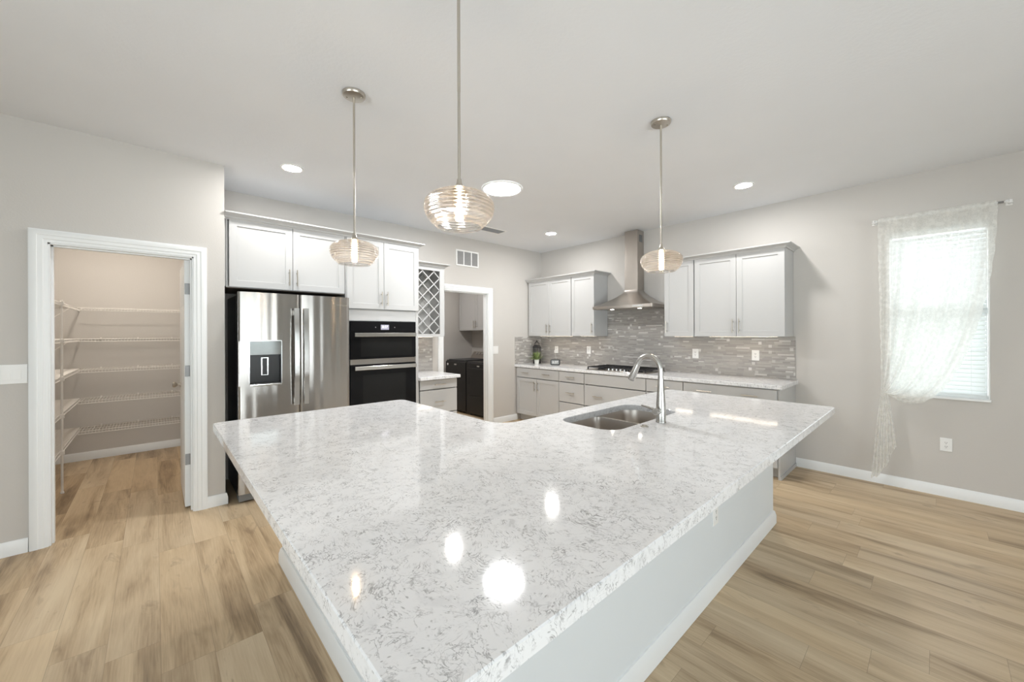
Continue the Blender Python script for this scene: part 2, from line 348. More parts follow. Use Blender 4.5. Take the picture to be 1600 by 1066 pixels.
class MB:
    def __init__(s, f=IDENT): s.bm = bmesh.new(); s.f = f
    def v(s, p): return s.bm.verts.new(s.f(*p))
    def loft(s, rings, closed=True, cap0=True, cap1=True):
        vr = [[s.v(p) for p in r] for r in rings]
        for a, b in zip(vr, vr[1:]):
            n = len(a)
            for i in range(n if closed else n-1):
                j = (i+1) % n
                try: s.bm.faces.new((a[i], a[j], b[j], b[i]))
                except ValueError: pass
        if cap0 and len(vr[0]) > 2: s.bm.faces.new(vr[0])
        if cap1 and len(vr[-1]) > 2: s.bm.faces.new(vr[-1][::-1])
        return s
    def box(s, x0, x1, y0, y1, z0, z1, b=0.0):
        if b <= 0:
            return s.loft([[(x0, y0, z), (x1, y0, z), (x1, y1, z), (x0, y1, z)] for z in (z0, z1)])
        def ring(i, z): return [(x0+i, y0+i, z), (x1-i, y0+i, z), (x1-i, y1-i, z), (x0+i, y1-i, z)]
        return s.loft([ring(b, z0), ring(0, z0+b), ring(0, z1-b), ring(b, z1)])
    def prism(s, poly, z0, z1): return s.loft([[(x, y, z) for x, y in poly] for z in (z0, z1)])
    def tube(s, pts, r, seg=8, caps=True):
        pts = [Vector(p) for p in pts]; rings = []; rr = r if isinstance(r, (list, tuple)) else [r]*len(pts)
        t0 = (pts[1]-pts[0]).normalized(); up = Vector((0, 0, 1)) if abs(t0.z) < 0.9 else Vector((1, 0, 0))
        nrm = t0.cross(up).normalized()
        for i, p in enumerate(pts):
            t = (pts[min(i+1, len(pts)-1)]-pts[max(i-1, 0)]).normalized()
            nrm = (nrm-t*nrm.dot(t)).normalized(); bn = t.cross(nrm)
            rings.append([tuple(p+(nrm*math.cos(2*PI*k/seg)+bn*math.sin(2*PI*k/seg))*rr[i]) for k in range(seg)])
        return s.loft(rings, True, caps, caps)
    def lathe(s, prof, c=(0, 0, 0), seg=32, caps=True):
        return s.loft([[(c[0]+r*math.cos(2*PI*k/seg), c[1]+r*math.sin(2*PI*k/seg), c[2]+z) for k in range(seg)] for r, z in prof], True, caps, caps)
    def sweep(s, path, prof, z0=0.0, closed=False, caps=True):
        offs = {}
        rings = [[] for _ in path]
        for n, h in prof:
            op = offset_poly(path, n, closed)
            for i, q in enumerate(op): rings[i].append((q[0], q[1], z0+h))
        if closed: rings.append(rings[0]); caps = False
        return s.loft(rings, True, caps, caps)
    def slab(s, outer, holes, z0, z1, ch=0.003):
        """flat plate with an eased top edge; outer runs counter-clockwise, holes too"""
        loops = []
        for k, lp in enumerate([outer]+holes):
            pts = lp if k == 0 else lp[::-1]
            ins = offset_poly(pts, ch)
            r = [[s.v((x, y, z)) for x, y in q] for q, z in ((ins, z1), (pts, z1-ch), (pts, z0))]
            for a, b in zip(r, r[1:]):
                for i in range(len(a)):
                    j = (i+1) % len(a); s.bm.faces.new((a[i], a[j], b[j], b[i]))
            loops.append(r)
        for idx in (0, 2):
            ed = []
            for r in loops:
                for i in range(len(r[idx])):
                    e = s.bm.edges.get((r[idx][i], r[idx][(i+1) % len(r[idx])]))
                    ed.append(e)
            bmesh.ops.triangle_fill(s.bm, use_beauty=True, use_dissolve=False, edges=ed)
        return s

def world_loc(o):
    v = Vector((0, 0, 0))
    while o is not None: v += o.location; o = o.parent
    return v

def obj(name, mb, mat, parent=None, smooth=True, angle=0.6, base=None):
    bm = mb.bm
    bmesh.ops.recalc_face_normals(bm, faces=bm.faces[:])
    if smooth:
        for f in bm.faces: f.smooth = True
        for e in bm.edges:
            if len(e.link_faces) == 2 and e.calc_face_angle(0.0) > angle: e.smooth = False
    off = world_loc(parent) if parent else Vector(base if base else (0, 0, 0))
    bmesh.ops.translate(bm, vec=-off, verts=bm.verts[:])
    me = bpy.data.meshes.new(name); bm.to_mesh(me); bm.free()
    me.materials.append(M[mat] if isinstance(mat, str) else mat)
    o = bpy.data.objects.new(name, me); COL.objects.link(o)
    if parent: o.parent = parent
    else: o.location = off
    return o

def tag(o, label, cat, group=None):
    o['label'] = label; o['category'] = cat
    if group: o['group'] = group
    return o
def thing(name, label, cat, loc=(0, 0, 0), group=None):
    o = bpy.data.objects.new(name, None); o.location = loc; o.empty_display_size = 0.05; COL.objects.link(o)
    return tag(o, label, cat, group)
def struct(name, mb, mat, **kw):
    o = obj(name, mb, mat, **kw); o['kind'] = 'structure'; return o

def copy_thing(root, loc, label, group):
    r = root.copy(); COL.objects.link(r); r.location = loc; r['label'] = label; r['group'] = group
    for ch in list(root.children):
        c = ch.copy(); COL.objects.link(c); c.parent = r
        for g in list(ch.children):
            d = g.copy(); COL.objects.link(d); d.parent = c
    return r

def text_mesh(name, body, size, mat, parent, place, extrude=0.0006, label=None):
    """lettering turned into a mesh; place maps (along, up, out) to the room"""
    cu = bpy.data.curves.new(name, 'FONT'); cu.body = body; cu.size = size; cu.extrude = extrude; cu.align_x = 'CENTER'; cu.align_y = 'CENTER'
    tmp = bpy.data.objects.new('tmp_text', cu); COL.objects.link(tmp)
    dg = bpy.context.evaluated_depsgraph_get(); me = bpy.data.meshes.new_from_object(tmp.evaluated_get(dg))
    bpy.data.objects.remove(tmp); off = world_loc(parent)
    for v in me.vertices: v.co = Vector(place(v.co.x, v.co.y, v.co.z))-off
    me.name = name; me.materials.clear(); me.materials.append(M[mat])
    o = bpy.data.objects.new(name, me); COL.objects.link(o); o.parent = parent
    return o

# ------------------------------------------------------------------ the room shell
def wall_plate(name, f, u0, u1, v0, v1, d0, d1, holes=()):
    mb = MB(f); us = sorted({u0, u1, *[h[0] for h in holes], *[h[1] for h in holes]}); vs_ = sorted({v0, v1, *[h[2] for h in holes], *[h[3] for h in holes]})
    bm = mb.bm; inside = lambda a, b: any(h[0] < a < h[1] and h[2] < b < h[3] for h in holes)
    nu, nv = len(us)-1, len(vs_)-1
    fill = [[not inside((us[i]+us[i+1])/2, (vs_[j]+vs_[j+1])/2) for j in range(nv)] for i in range(nu)]
    vc = {}
    def V(i, j, k):
        if (i, j, k) not in vc: vc[(i, j, k)] = mb.v((us[i], vs_[j], (d0, d1)[k]))
        return vc[(i, j, k)]
    for i in range(nu):
        for j in range(nv):
            if not fill[i][j]: continue
            for k in (0, 1): bm.faces.new([V(i, j, k), V(i+1, j, k), V(i+1, j+1, k), V(i, j+1, k)])
            for di, dj, a, b in ((-1, 0, (i, j), (i, j+1)), (1, 0, (i+1, j), (i+1, j+1)), (0, -1, (i, j), (i+1, j)), (0, 1, (i, j+1), (i+1, j+1))):
                ii, jj = i+di, j+dj
                if not (0 <= ii < nu and 0 <= jj < nv) or not fill[ii][jj]:
                    bm.faces.new([V(*a, 0), V(*b, 0), V(*b, 1), V(*a, 1)])
    return struct(name, mb, 'wall', smooth=False)

RX, RY = 9.5, -9.5
struct('floor', MB().box(-2.1, RX+.15, RY-.15, .15, -.12, 0), 'floor', smooth=False)
struct('ceiling', MB().box(-2.1, RX+.15, RY-.15, .15, CEIL, CEIL+.12), 'ceiling', smooth=False)
PW = 0.667                                                            # face of the pantry wall
WX0, WX1, WZ0, WZ1 = 4.43, 5.03, 0.862, 2.335                         # window over the floor outlet
wall_plate('wall_back', on_back(), -4.583, 0.15, 0, CEIL, -.115, 0, [(-2.035, -1.19, -1, 2.065)])
wall_plate('wall_right', on_right(), -2.1, RX+.15, 0, CEIL, -.15, 0, [(WX0, WX1, WZ0, WZ1)])
wall_plate('wall_left', on_back(PW), RY, -4.583, 0, CEIL, -.117, 0, [(-5.55, -4.77, -1, 2.06)])
wall_plate('wall_front', lambda u, v, d: (u, RY+d, v), .5, RX+.15, 0, CEIL, -.15, 0, [(3.1, 8.1, .06, 2.3)])
wall_plate('wall_side', lambda u, v, d: (RX-d, u, v), RY, 0, 0, CEIL, -.15, 0, [(-8.0, -2.4, .06, 2.3), (-1.15, -.55, .3, 2.25)])
wall_plate('wall_pantry_return', lambda u, v, d: (u, -4.583+d, v), -1.97, PW-.117, 0, CEIL, -.117, 0)
wall_plate('wall_pantry_back', on_back(-1.855), -6.07, -4.7, 0, CEIL, -.115, 0)
wall_plate('wall_pantry_left', lambda u, v, d: (u, -5.95+d, v), -1.97, PW-.117, 0, CEIL, -.12, 0)
wall_plate('wall_laundry_back', on_back(-1.85), -3.2, -.15, 0, CEIL, -.115, 0)
wall_plate('wall_laundry_right', on_right(-.15), -1.965, -.115, 0, CEIL, -.12, 0)
wall_plate('wall_laundry_left', lambda u, v, d: (u, -3.1+d, v), -1.965, -.115, 0, CEIL, -.1, 0)

BASE = [(0, 0), (.016, 0), (.016, .055), (.012, .072), (.0105, .084), (.006, .092), (0, .092)]
def baseboard(name, paths):
    mb = MB()
    for p in paths: mb.sweep(p, BASE)
    return struct(name, mb, 'trim')
# paths run with the room on their left-hand side
baseboard('baseboard_right', [[(RX, 0), (3.715, 0)]])
baseboard('baseboard_left', [[(PW, -5.632), (PW, RY)], [(0.02, -4.583), (PW, -4.583), (PW, -4.703)]])
baseboard('baseboard_back', [[(0, -.60), (0, -1.113)]])
baseboard('baseboard_pantry', [[(.55, -4.70), (-1.855, -4.70), (-1.855, -5.95), (.55, -5.95)]])
baseboard('baseboard_laundry', [[(-.115, -.15), (-1.85, -.15), (-1.85, -3.1)]])
baseboard('baseboard_front', [[(RX, RY), (RX, 0)]])

CASE = [(0, 0), (0, .010), (.018, .012), (.021, .0155), (.044, .0155), (.047, .019), (.076, .020), (.083, .016), (.083, 0)]
def casing(name, f, u0, u1, top, wall_t, side_back=True):
    mb = MB(f); mb.sweep([(u1, 0), (u1, top), (u0, top), (u0, 0)], [(-n, h) for n, h in CASE])
    # jamb lining and stop
    t = .016
    mb.box(u0-.006, u0+.010, 0, top+.006, -wall_t, .001); mb.box(u1-.010, u1+.006, 0, top+.006, -wall_t, .001)
    mb.box(u0-.006, u1+.006, top-.010, top+.006, -wall_t, .001)
    for a, b in ((u0+.010, u0+.020), (u1-.020, u1-.010)): mb.box(a, b, 0, top-.010, -.075, -.04)
    mb.box(u0+.010, u1-.010, top-.020, top-.010, -.075, -.04)
    return struct(name, mb, 'trim')
casing('trim_1', on_back(PW), -5.545, -4.785, 2.05, .117)
casing('trim_2', on_back(0), -2.025, -1.20, 2.05, .115)
# latch plate on the laundry jamb
lp = tag(obj('strike_plate', MB().box(-.075, -.045, -1.2125, -1.2095, .93, 1.0, .001), 'plasticgrey', base=(-.06, -1.21, .93)), 'small dark strike plate on the right jamb of the laundry doorway', 'strike plate')

# windows ------------------------------------------------------------
def window_unit(name, f, u0, u1, v0, v1, d, rail=None, mull=None, fw=.045):
    w = MB(f)
    for a in ((u0, u0+fw, v0, v1), (u1-fw, u1, v0, v1), (u0+fw, u1-fw, v0, v0+fw), (u0+fw, u1-fw, v1-fw, v1)):
        w.box(a[0], a[1], a[2], a[3], d-.03, d+.03, .002)
    if fw < .03:      # added white lining; paints the recess sides as brightly lit
        for a in ((u0+.0005, u0+.010, v0+.0005, v1-.0005), (u1-.010, u1-.0005, v0+.0005, v1-.0005), (u0+.010, u1-.010, v1-.010, v1-.0005), (u0+.010, u1-.010, v0+.0005, v0+.006)):
            w.box(*a, d-.02, -.004)
    if rail: w.box(u0+fw, u1-fw, rail-.022, rail+.022, d-.02, d+.035, .002)
    if mull: w.box(mull-.03, mull+.03, v0+fw, v1-fw, d-.02, d+.03, .002)
    o = struct(name, w, 'vinyl')
    obj('glass_pane', MB(f).box(u0+fw, u1-fw, v0+fw, v1-fw, d-.004, d+.002), 'pane', o, smooth=False)
    return o
window_unit('window_1', on_right(), WX0, WX1, WZ0, WZ1, -.125, 1.60, None, .018)
window_unit('added_window_2', lambda u, v, d: (RX-d, u, v), -8.0, -2.4, .06, 2.3, -.06, None, -5.2)  # unseen glass doors, added to let daylight in
window_unit('added_window_4', lambda u, v, d: (u, RY+d, v), 3.1, 8.1, .06, 2.3, -.06, None, 5.6)  # second unseen doors, put in for more light on the hood wall
window_unit('added_window_3', lambda u, v, d: (RX-d, u, v), -1.15, -.55, .3, 2.25, -.06, 1.3)  # unseen opening, added as a bright strip for the oven glass to reflect
struct('trim_3', MB(on_right()).box(WX0-.012, WX1+.004, WZ0-.020, WZ0, -.08, .016, .003), 'trim')

# blind
bl = thing('window_blind', 'white horizontal slat blind filling the bright window behind the lace curtain', 'blind', (4.73, .045, WZ0))
mb = MB(on_right())
zt = 2.275; z = WZ0+.045; k = 0
while z < zt:
    c, s_ = math.cos(math.radians(42)), math.sin(math.radians(42)); hw = .0215
    prof = []
    for q in (-1, -.5, 0, .5, 1):
        prof.append((q*hw*c, q*hw*s_+.0025*(1-q*q)))
    ring = lambda u: [(u, z+b, -.045-a) for a, b in prof]+[(u, z+b-.0022, -.045-a) for a, b in prof[::-1]]
    mb.loft([ring(WX0+.013), ring(WX1-.013)])
    z += .0365
obj('slats', mb, 'slat', bl)
obj('head_rail', MB(on_right()).box(WX0+.013, WX1-.013, 2.285, WZ1-.012, -.075, -.02, .003), 'vinyl', bl)
obj('bottom_rail', MB(on_right()).box(WX0+.013, WX1-.013, WZ0+.007, WZ0+.032, -.066, -.012, .003), 'slat', bl)
for u in (WX0+.10, WX1-.10):
    obj('ladder_cord', MB(on_right()).box(u-.0012, u+.0012, WZ0+.02, 2.29, -.0225, -.021), 'vinyl', bl)

# curtain rod and lace
rd = thing('curtain_rod', 'thin pale curtain rod on clear brackets above the bright window', 'curtain rod', (4.73, -.05, 2.455))
obj('rod', MB().tube([(4.345, -.062, 2.452), (5.118, -.062, 2.452)], .0065, 10), 'plastic', rd)
for x in (4.337, 5.128):
    mb = MB(on_right()); mb.box(x-.018, x+.018, 2.43, 2.478, 0, .006, .002); mb.box(x-.004, x+.004, 2.438, 2.466, .005, .075, .002)
    mb.box(x-.014, x+.014, 2.436, 2.444, .05, .08, .002)
    obj('bracket', mb, 'plastic', rd)
obj('end_clip', MB().tube([(5.068, -.062, 2.452), (5.098, -.062, 2.452)], .0085, 10), 'greyplastic', rd)

def bez(a, b, c, d, t): return a*(1-t)**3+3*b*t*(1-t)**2+3*c*t*t*(1-t)+d*t**3
mb = MB(); NU, NV = 84, 110; grid = []
for i in range(NU+1):
    u = i/NU; colv = []
    x0 = 4.370+.690*u; gx = 4.388+.040*u; gz = .875-.02*u
    p1 = (x0, 2.45-.55-.30*u); p2 = (4.392+.40*u**1.15, 1.35-.85*u**1.1)
    fold = math.sin(2*PI*6.3*u+.7)*.5+math.sin(2*PI*11*u+1.1*math.sin(5*u))*.30
    for j in range(NV+1):
        if j == 0: x, z, w = x0, 2.478, .25
        elif j <= 72:
            t = ((j-1)/71.0)
            x = bez(x0, p1[0], p2[0], gx, t); z = bez(2.456, p1[1], p2[1], gz, t); w = .35+.8*math.sin(PI*min(1, t*1.02))
            bulge = math.sin(PI*t)*.03*u
        else:
            t = (j-72)/(NV-72.0); e = t**.8
            zb = .055+.34*u**1.7+.012*math.sin(17*u)
            bx = 4.316+.165*u
            x = gx+(bx-gx)*e; z = gz+(zb-gz)*t; w = .25+.75*t
        bul = (math.sin(PI*min(1, max(0, (j-1)/71.0)))*.02*u) if j <= 72 else 0
        y = -.070-.021*fold*w-bul-.012
        if j == 0: y = -.064-.004*fold
        sc = .008*abs(math.sin((j*.22)*PI)) if 1 < j <= 72 else (.006*abs(math.sin(j*.7)) if j > 72 else 0)
        if i == 0: x -= sc
        if i == NU: x += sc; z -= sc*.5
        colv.append(mb.bm.verts.new((x, y, z)))
    grid.append(colv)
for i in range(NU):
    for j in range(NV): mb.bm.faces.new((grid[i][j], grid[i+1][j], grid[i+1][j+1], grid[i][j+1]))
tag(obj('lace_curtain', mb, 'lace', base=(4.4, -.06, .06), angle=3), 'sheer white lace curtain swept aside and hanging in a tail by the window', 'curtain')

# ------------------------------------------------------------------ cabinet parts
def rect(u0, u1, v0, v1, d): return [(u0, v0, d), (u1, v0, d), (u1, v1, d), (u0, v1, d)]
def shaker(f, u0, u1, v0, v1, d0, t=.019, s=.057):
    mb = MB(f); e = .0015
    mb.loft([rect(u0, u1, v0, v1, d0), rect(u0, u1, v0, v1, d0+t-e), rect(u0+e, u1-e, v0+e, v1-e, d0+t),
             rect(u0+s, u1-s, v0+s, v1-s, d0+t), rect(u0+s+.002, u1-s-.002, v0+s+.002, v1-s-.002, d0+t-.008)])
    return mb
def slabfront(f, u0, u1, v0, v1, d0, t=.019):
    e = .0018
    return MB(f).loft([rect(u0, u1, v0, v1, d0), rect(u0, u1, v0, v1, d0+t-e), rect(u0+e, u1-e, v0+e, v1-e, d0+t)])
def pull(f, u, v, vertical, d0, ln=.15):
    mb = MB(f); h = ln/2; q = h-.028
    a, b = ((u, v-h, d0+.030), (u, v+h, d0+.030)) if vertical else ((u-h, v, d0+.030), (u+h, v, d0+.030))
    mb.tube([a, b], .0055, 8)
    for s in (-q, q):
        p = (u, v+s) if vertical else (u+s, v)
        mb.tube([(p[0], p[1], d0-.001), (p[0], p[1], d0+.030)], .0045, 6)
    return mb

def cabinet(name, label, cat, f, u0, u1, v0, v1, depth, doors=(), drawers=(), kick=0.0, open_front=False, extra=None):
    base = f((u0+u1)/2, 0 if kick else v0, depth/2); base = (base[0], base[1], 0 if kick else v0)
    c = thing(name, label, cat, base)
    mb = MB(f); mb.box(u0+.012, u1-.012, v0+kick+.012, v1-.012, .002, depth-.05)
    mb.box(u0, u0+.012, v0+kick, v1, .002, depth, .0005); mb.box(u1-.012, u1, v0+kick, v1, .002, depth, .0005)
    mb.box(u0+.012, u1-.012, v0+kick, v0+kick+.012, .002, depth-.001); mb.box(u0+.012, u1-.012, v1-.012, v1, .002, depth-.001)
    if kick: mb.box(u0+.001, u1-.001, v0+.001, v0+kick, .002, depth-.075)
    obj('carcass', mb, 'cab', c)
    for (a, b, p, q, hs) in doors:
        dr = obj('door', shaker(f, a, b, p, q, depth+.001), 'cab', c)
        if hs:
            hu = a+.030 if hs[0] == 'l' else b-.030
            hv = p+.115 if hs[1] == 'b' else q-.115
            obj('handle', pull(f, hu, hv, True, depth+.020), 'nickel', dr)
    for (a, b, p, q, hus) in drawers:
        dr = obj('drawer', slabfront(f, a, b, p, q, depth+.001), 'cab', c)
        for hu in hus: obj('handle', pull(f, hu, (p+q)/2, False, depth+.020), 'nickel', dr)
    return c

FA, FB = on_back(), on_right()
G = .002
# --- base run under the hood -------------------------------------------------
D = .61
cabinet('base_cabinet', 'grey two door base cabinet in the corner under the lantern with a wide drawer', 'cabinet', FB, .012, .938, 0, .876, D,
        doors=[(.03, .483, .118, .706, 'rt'), (.487, .936, .118, .706, 'lt')], drawers=[(.03, .936, .718, .866, (.245, .70))], kick=.105)
cabinet('drawer_cabinet', 'narrow grey cabinet of three stacked drawers left of the cooktop', 'cabinet', FB, .940, 1.403, 0, .876, D,
        drawers=[(.944, 1.399, .718, .866, (1.17,)), (.944, 1.399, .425, .706, (1.17,)), (.944, 1.399, .118, .413, (1.17,))], kick=.105)
cabinet('cooktop_cabinet', 'wide grey cabinet with a plain panel over deep drawers below the cooktop', 'cabinet', FB, 1.405, 2.330, 0, .876, D,
        drawers=[(1.409, 2.326, .718, .866, ()), (1.409, 2.326, .425, .706, (1.64, 2.10)), (1.409, 2.326, .118, .413, (1.64, 2.10))], kick=.105)
cabinet('drawer_cabinet', 'narrow grey drawer cabinet right of the cooktop half hidden by the faucet', 'cabinet', FB, 2.332, 2.783, 0, .876, D,
        drawers=[(2.336, 2.779, .718, .866, (2.557,)), (2.336, 2.779, .425, .706, (2.557,)), (2.336, 2.779, .118, .413, (2.557,))], kick=.105)
cb = cabinet('base_cabinet', 'wide grey base cabinet at the window end of the hood wall', 'cabinet', FB, 2.785, 3.694, 0, .876, D,
        doors=[(2.789, 3.238, .118, .706, 'rt'), (3.242, 3.690, .118, .706, 'lt')], drawers=[(2.789, 3.690, .718, .866, (3.02, 3.46))], kick=.105)
mb = MB(FB); mb.box(3.695, 3.712, .001, .876, .001, D+.004, .001); mb.box(3.712, 3.722, .001, .035, .001, D+.004, .002)
obj('end_panel', mb, 'cab', cb)
# upper cabinets, hood wall
def under_strip(c, f, u0, u1, v, d):
    d = .17
    mb = MB(f); mb.box(u0, u1, v-.0034, v-.0004, d, d+.03, .0005); h = obj('light_bar', mb, 'cab', c)
    obj('light_strip', MB(f).box(u0+.01, u1-.01, v-.0038, v-.0034, d+.005, d+.025), 'underlight', h, smooth=False)
UD = .325
c1 = cabinet('wall_cabinet', 'two door grey wall cabinet in the corner above the lantern and plant', 'cabinet', FB, .015, .945, 1.38, 2.285, UD,
        doors=[(.030, .483, 1.383, 2.281, 'rb'), (.487, .942, 1.383, 2.281, 'lb')])
under_strip(c1, FB, .15, .85, 1.38, .06)
c2 = cabinet('wall_cabinet', 'narrow one door grey wall cabinet left of the range hood', 'cabinet', FB, .952, 1.372, 1.38, 2.285, UD,
        doors=[(.955, 1.369, 1.383, 2.281, 'rb')])
under_strip(c2, FB, 1.0, 1.3, 1.38, .06)
c3 = cabinet('wall_cabinet', 'narrow one door grey wall cabinet right of the range hood behind a pendant', 'cabinet', FB, 2.428, 2.790, 1.38, 2.285, UD,
        doors=[(2.431, 2.787, 1.383, 2.281, 'lb')])
under_strip(c3, FB, 2.48, 2.72, 1.38, .06)
c4 = cabinet('wall_cabinet', 'two door grey wall cabinet nearest the window end of the hood wall', 'cabinet', FB, 2.797, 3.697, 1.38, 2.285, UD,
        doors=[(2.800, 3.245, 1.383, 2.281, 'rb'), (3.249, 3.694, 1.383, 2.281, 'lb')])
under_strip(c4, FB, 2.9, 3.6, 1.38, .06)
CROWN = [(0, 0), (.012, 0), (.016, .010), (.040, .026), (.052, .030), (.058, .034), (.058, .044), (0, .044)]
NCROWN = [(-n, h) for n, h in CROWN]
tag(obj('crown_moulding', MB().sweep([(.002, -.345), (1.372, -.345), (1.372, -.002)], NCROWN, 2.283), 'cab', base=(.7, -.3, 2.283)), 'short grey crown moulding on the wall cabinets left of the hood', 'moulding')
tag(obj('crown_moulding', MB().sweep([(2.428, -.002), (2.428, -.345), (3.697, -.345), (3.697, -.002)], NCROWN, 2.283), 'cab', base=(3, -.3, 2.283)), 'grey crown moulding on the wall cabinets between hood and window', 'moulding')

# --- fridge wall ----------------------------------------------------------------
fc = cabinet('fridge_top_cabinet', 'white two door cabinet bridging over the stainless fridge', 'cabinet', FA, -4.568, -3.583, 1.832, 2.424, D,
        doors=[(-4.548, -4.063, 1.836, 2.420, 'rb'), (-4.059, -3.588, 1.836, 2.420, 'lb')])
obj('underside', MB(FA).box(-4.566, -3.585, 1.826, 1.8318, .01, D-.002), 'cabunder', fc)
oc = thing('oven_cabinet', 'tall white cabinet holding the black double oven, two doors on top', 'cabinet', (.3, -3.17, 0))
mb = MB(FA)
mb.box(-3.582, -3.545, .001, 2.424, .002, D+.019, .001); mb.box(-2.792, -2.757, .001, 2.424, .002, D+.019, .001)
mb.box(-3.545, -2.792, .105, .40, .002, D+.0005); mb.box(-3.545, -2.792, 1.56, 2.424, .002, D+.0005); mb.box(-3.545, -2.792, .001, .104, .002, D-.07)
mb.box(-3.545, -2.792, .40, 1.56, .002, .05)
obj('carcass', mb, 'cab', oc)
obj('filler_panel', MB(FA).box(-3.545, -2.792, 1.564, 1.683, D+.001, D+.016, .001), 'cab', oc)
for a, b, h in ((-3.572, -3.181, 'rb'), (-3.177, -2.760, 'lb')):
    dr = obj('door', shaker(FA, a, b, 1.690, 2.420, D+.0195), 'cab', oc)
    obj('handle', pull(FA, b-.03 if h[0] == 'r' else a+.03, 1.805, True, D+.038), 'nickel', dr)
dr = obj('drawer', slabfront(FA, -3.540, -2.797, .112, .395, D+.001), 'cab', oc)
obj('handle', pull(FA, -3.17, .25, False, D+.02), 'nickel', dr)
tag(obj('crown_moulding', MB().sweep([(.632, -4.580), (.632, -2.757), (.002, -2.757)], NCROWN, 2.4245), 'cab', base=(.3, -3.6, 2.42)), 'long white crown moulding above the fridge and oven cabinets', 'moulding')
obj('trim_filler', MB(FA).box(-4.581, -4.57, 1.84, 2.42, .3, .605), 'cab', fc)

sd = cabinet('drawer_cabinet', 'small white drawer cabinet beside the oven in front of the laundry doorway', 'cabinet', FA, -2.753, -2.217, 0, .876, D,
        drawers=[(-2.735, -2.221, .757, .866, (-2.478,)), (-2.735, -2.221, .462, .746, (-2.478,)), (-2.735, -2.221, .118, .451, (-2.478,))], kick=.105)
# wine rack
wr = thing('wine_rack', 'white lattice wine rack cabinet hanging beside the oven cabinet', 'wine rack', (.16, -2.49, 1.386))
mb = MB(FA); u0, u1, v0, v1, d = -2.752, -2.214, 1.386, 2.285, .32
mb.box(u0, u0+.018, v0, v1, .002, d); mb.box(u1-.018, u1, v0, v1, .002, d); mb.box(u0+.018, u1-.018, v0, v0+.018, .002, d); mb.box(u0+.018, u1-.018, v1-.018, v1, .002, d)
obj('carcass', mb, 'cab', wr)
obj('back_panel', MB(FA).box(u0+.018, u1-.018, v0+.018, v1-.018, .002, .008), 'cabin', wr)
mb = MB(FA); o0, o1, p0, p1 = u0+.045, -2.283, 1.422, 2.238
for a in ((u0, o0, v0, v1), (o1, u1, v0, v1), (o0, o1, v0, p0), (o0, o1, p1, v1)): mb.box(*a, d, d+.019, .001)
obj('face_frame', mb, 'cab', wr)
mb = MB(FA); su, sv = .1655, .160; cu, cvv = -2.522, 2.226
k_ = sv/su
def lat(sign, layer_d0, layer_d1, th):
    for i in range(-14, 15):
        # line v = cvv + i*sv + sign*k_*(u-cu)
        pts = []
        ua, ub = o0-.02, o1+.02
        f_ = lambda u: cvv+i*sv+sign*k_*(u-cu)
        lo, hi = p0-.02, p1+.02
        for u in (ua, ub): pts.append((u, f_(u)))
        (xa, ya), (xb, yb) = pts
        t0, t1 = 0.0, 1.0; dy = yb-ya
        ta, tb = sorted(((lo-ya)/dy, (hi-ya)/dy)); t0, t1 = max(t0, ta), min(t1, tb)
        if t1-t0 < .02: continue
        A = Vector((xa+(xb-xa)*t0, ya+dy*t0)); B = Vector((xa+(xb-xa)*t1, ya+dy*t1))
        nn = (B-A).normalized(); nn = Vector((-nn.y, nn.x))*th/2
        q = [A-nn, B-nn, B+nn, A+nn]
        mb.loft([[(p.x, p.y, dd) for p in q] for dd in (layer_d0, layer_d1)])
lat(1, .30, .316, .011); lat(-1, .305, .318, .011)
obj('lattice', mb, 'cab', wr)
mb = MB(FA)
lat(1, .02, .04, .010); lat(-1, .04, .06, .010)
obj('rear_lattice', mb, 'cabin', wr)
tag(obj('crown_moulding', MB().sweep([(.342, -2.753), (.342, -2.214), (.002, -2.214)], NCROWN, 2.2855), 'cab', base=(.16, -2.5, 2.283)), 'small white crown moulding topping the wine rack', 'moulding')
mb = MB(FA); mb.box(-2.70, -2.27, 1.382, 1.3855, .12, .15, .0005); h = obj('light_bar', mb, 'plastic', wr)
obj('light_strip', MB(FA).box(-2.69, -2.28, 1.3814, 1.3819, .125, .145), 'underlight', h, smooth=False)

# --- worktops and backsplash -----------------------------------------------------
ct = MB().slab([(.002, -.648), (3.736, -.648), (3.736, -.002), (.002, -.002)], [], .877, .914)
tag(obj('countertop', ct, 'quartz', base=(1.8, -.3, .877)), 'long white speckled quartz worktop along the hood wall under the cooktop', 'countertop')
ct = MB().slab([(.002, -2.755), (.672, -2.755), (.672, -2.196), (.002, -2.196)], [], .877, .914)
tag(obj('countertop', ct, 'quartz', base=(.33, -2.47, .877)), 'small white quartz worktop on the drawer cabinet beneath the wine rack', 'countertop')
mb = MB(); mb.box(.006, 3.713, -.009, -.001, .9145, 1.379); mb.box(1.375, 2.426, -.009, -.001, 1.379, 1.80)
tag(obj('backsplash', mb, 'mosaic_right', smooth=False, base=(1.85, -.005, .914)), 'grey linear mosaic tile backsplash along the hood wall', 'backsplash')
tag(obj('backsplash', MB().box(.001, .009, -.640, -.010, .9145, 1.366), 'mosaic_back', smooth=False, base=(.005, -.3, .914)), 'short return of grey mosaic tile left of the lantern in the corner', 'backsplash')
tag(obj('backsplash', MB().box(.001, .009, -2.754, -2.197, .9145, 1.38), 'mosaic_back', smooth=False, base=(.005, -2.5, .914)), 'narrow patch of pale mosaic tile under the wine rack', 'backsplash')

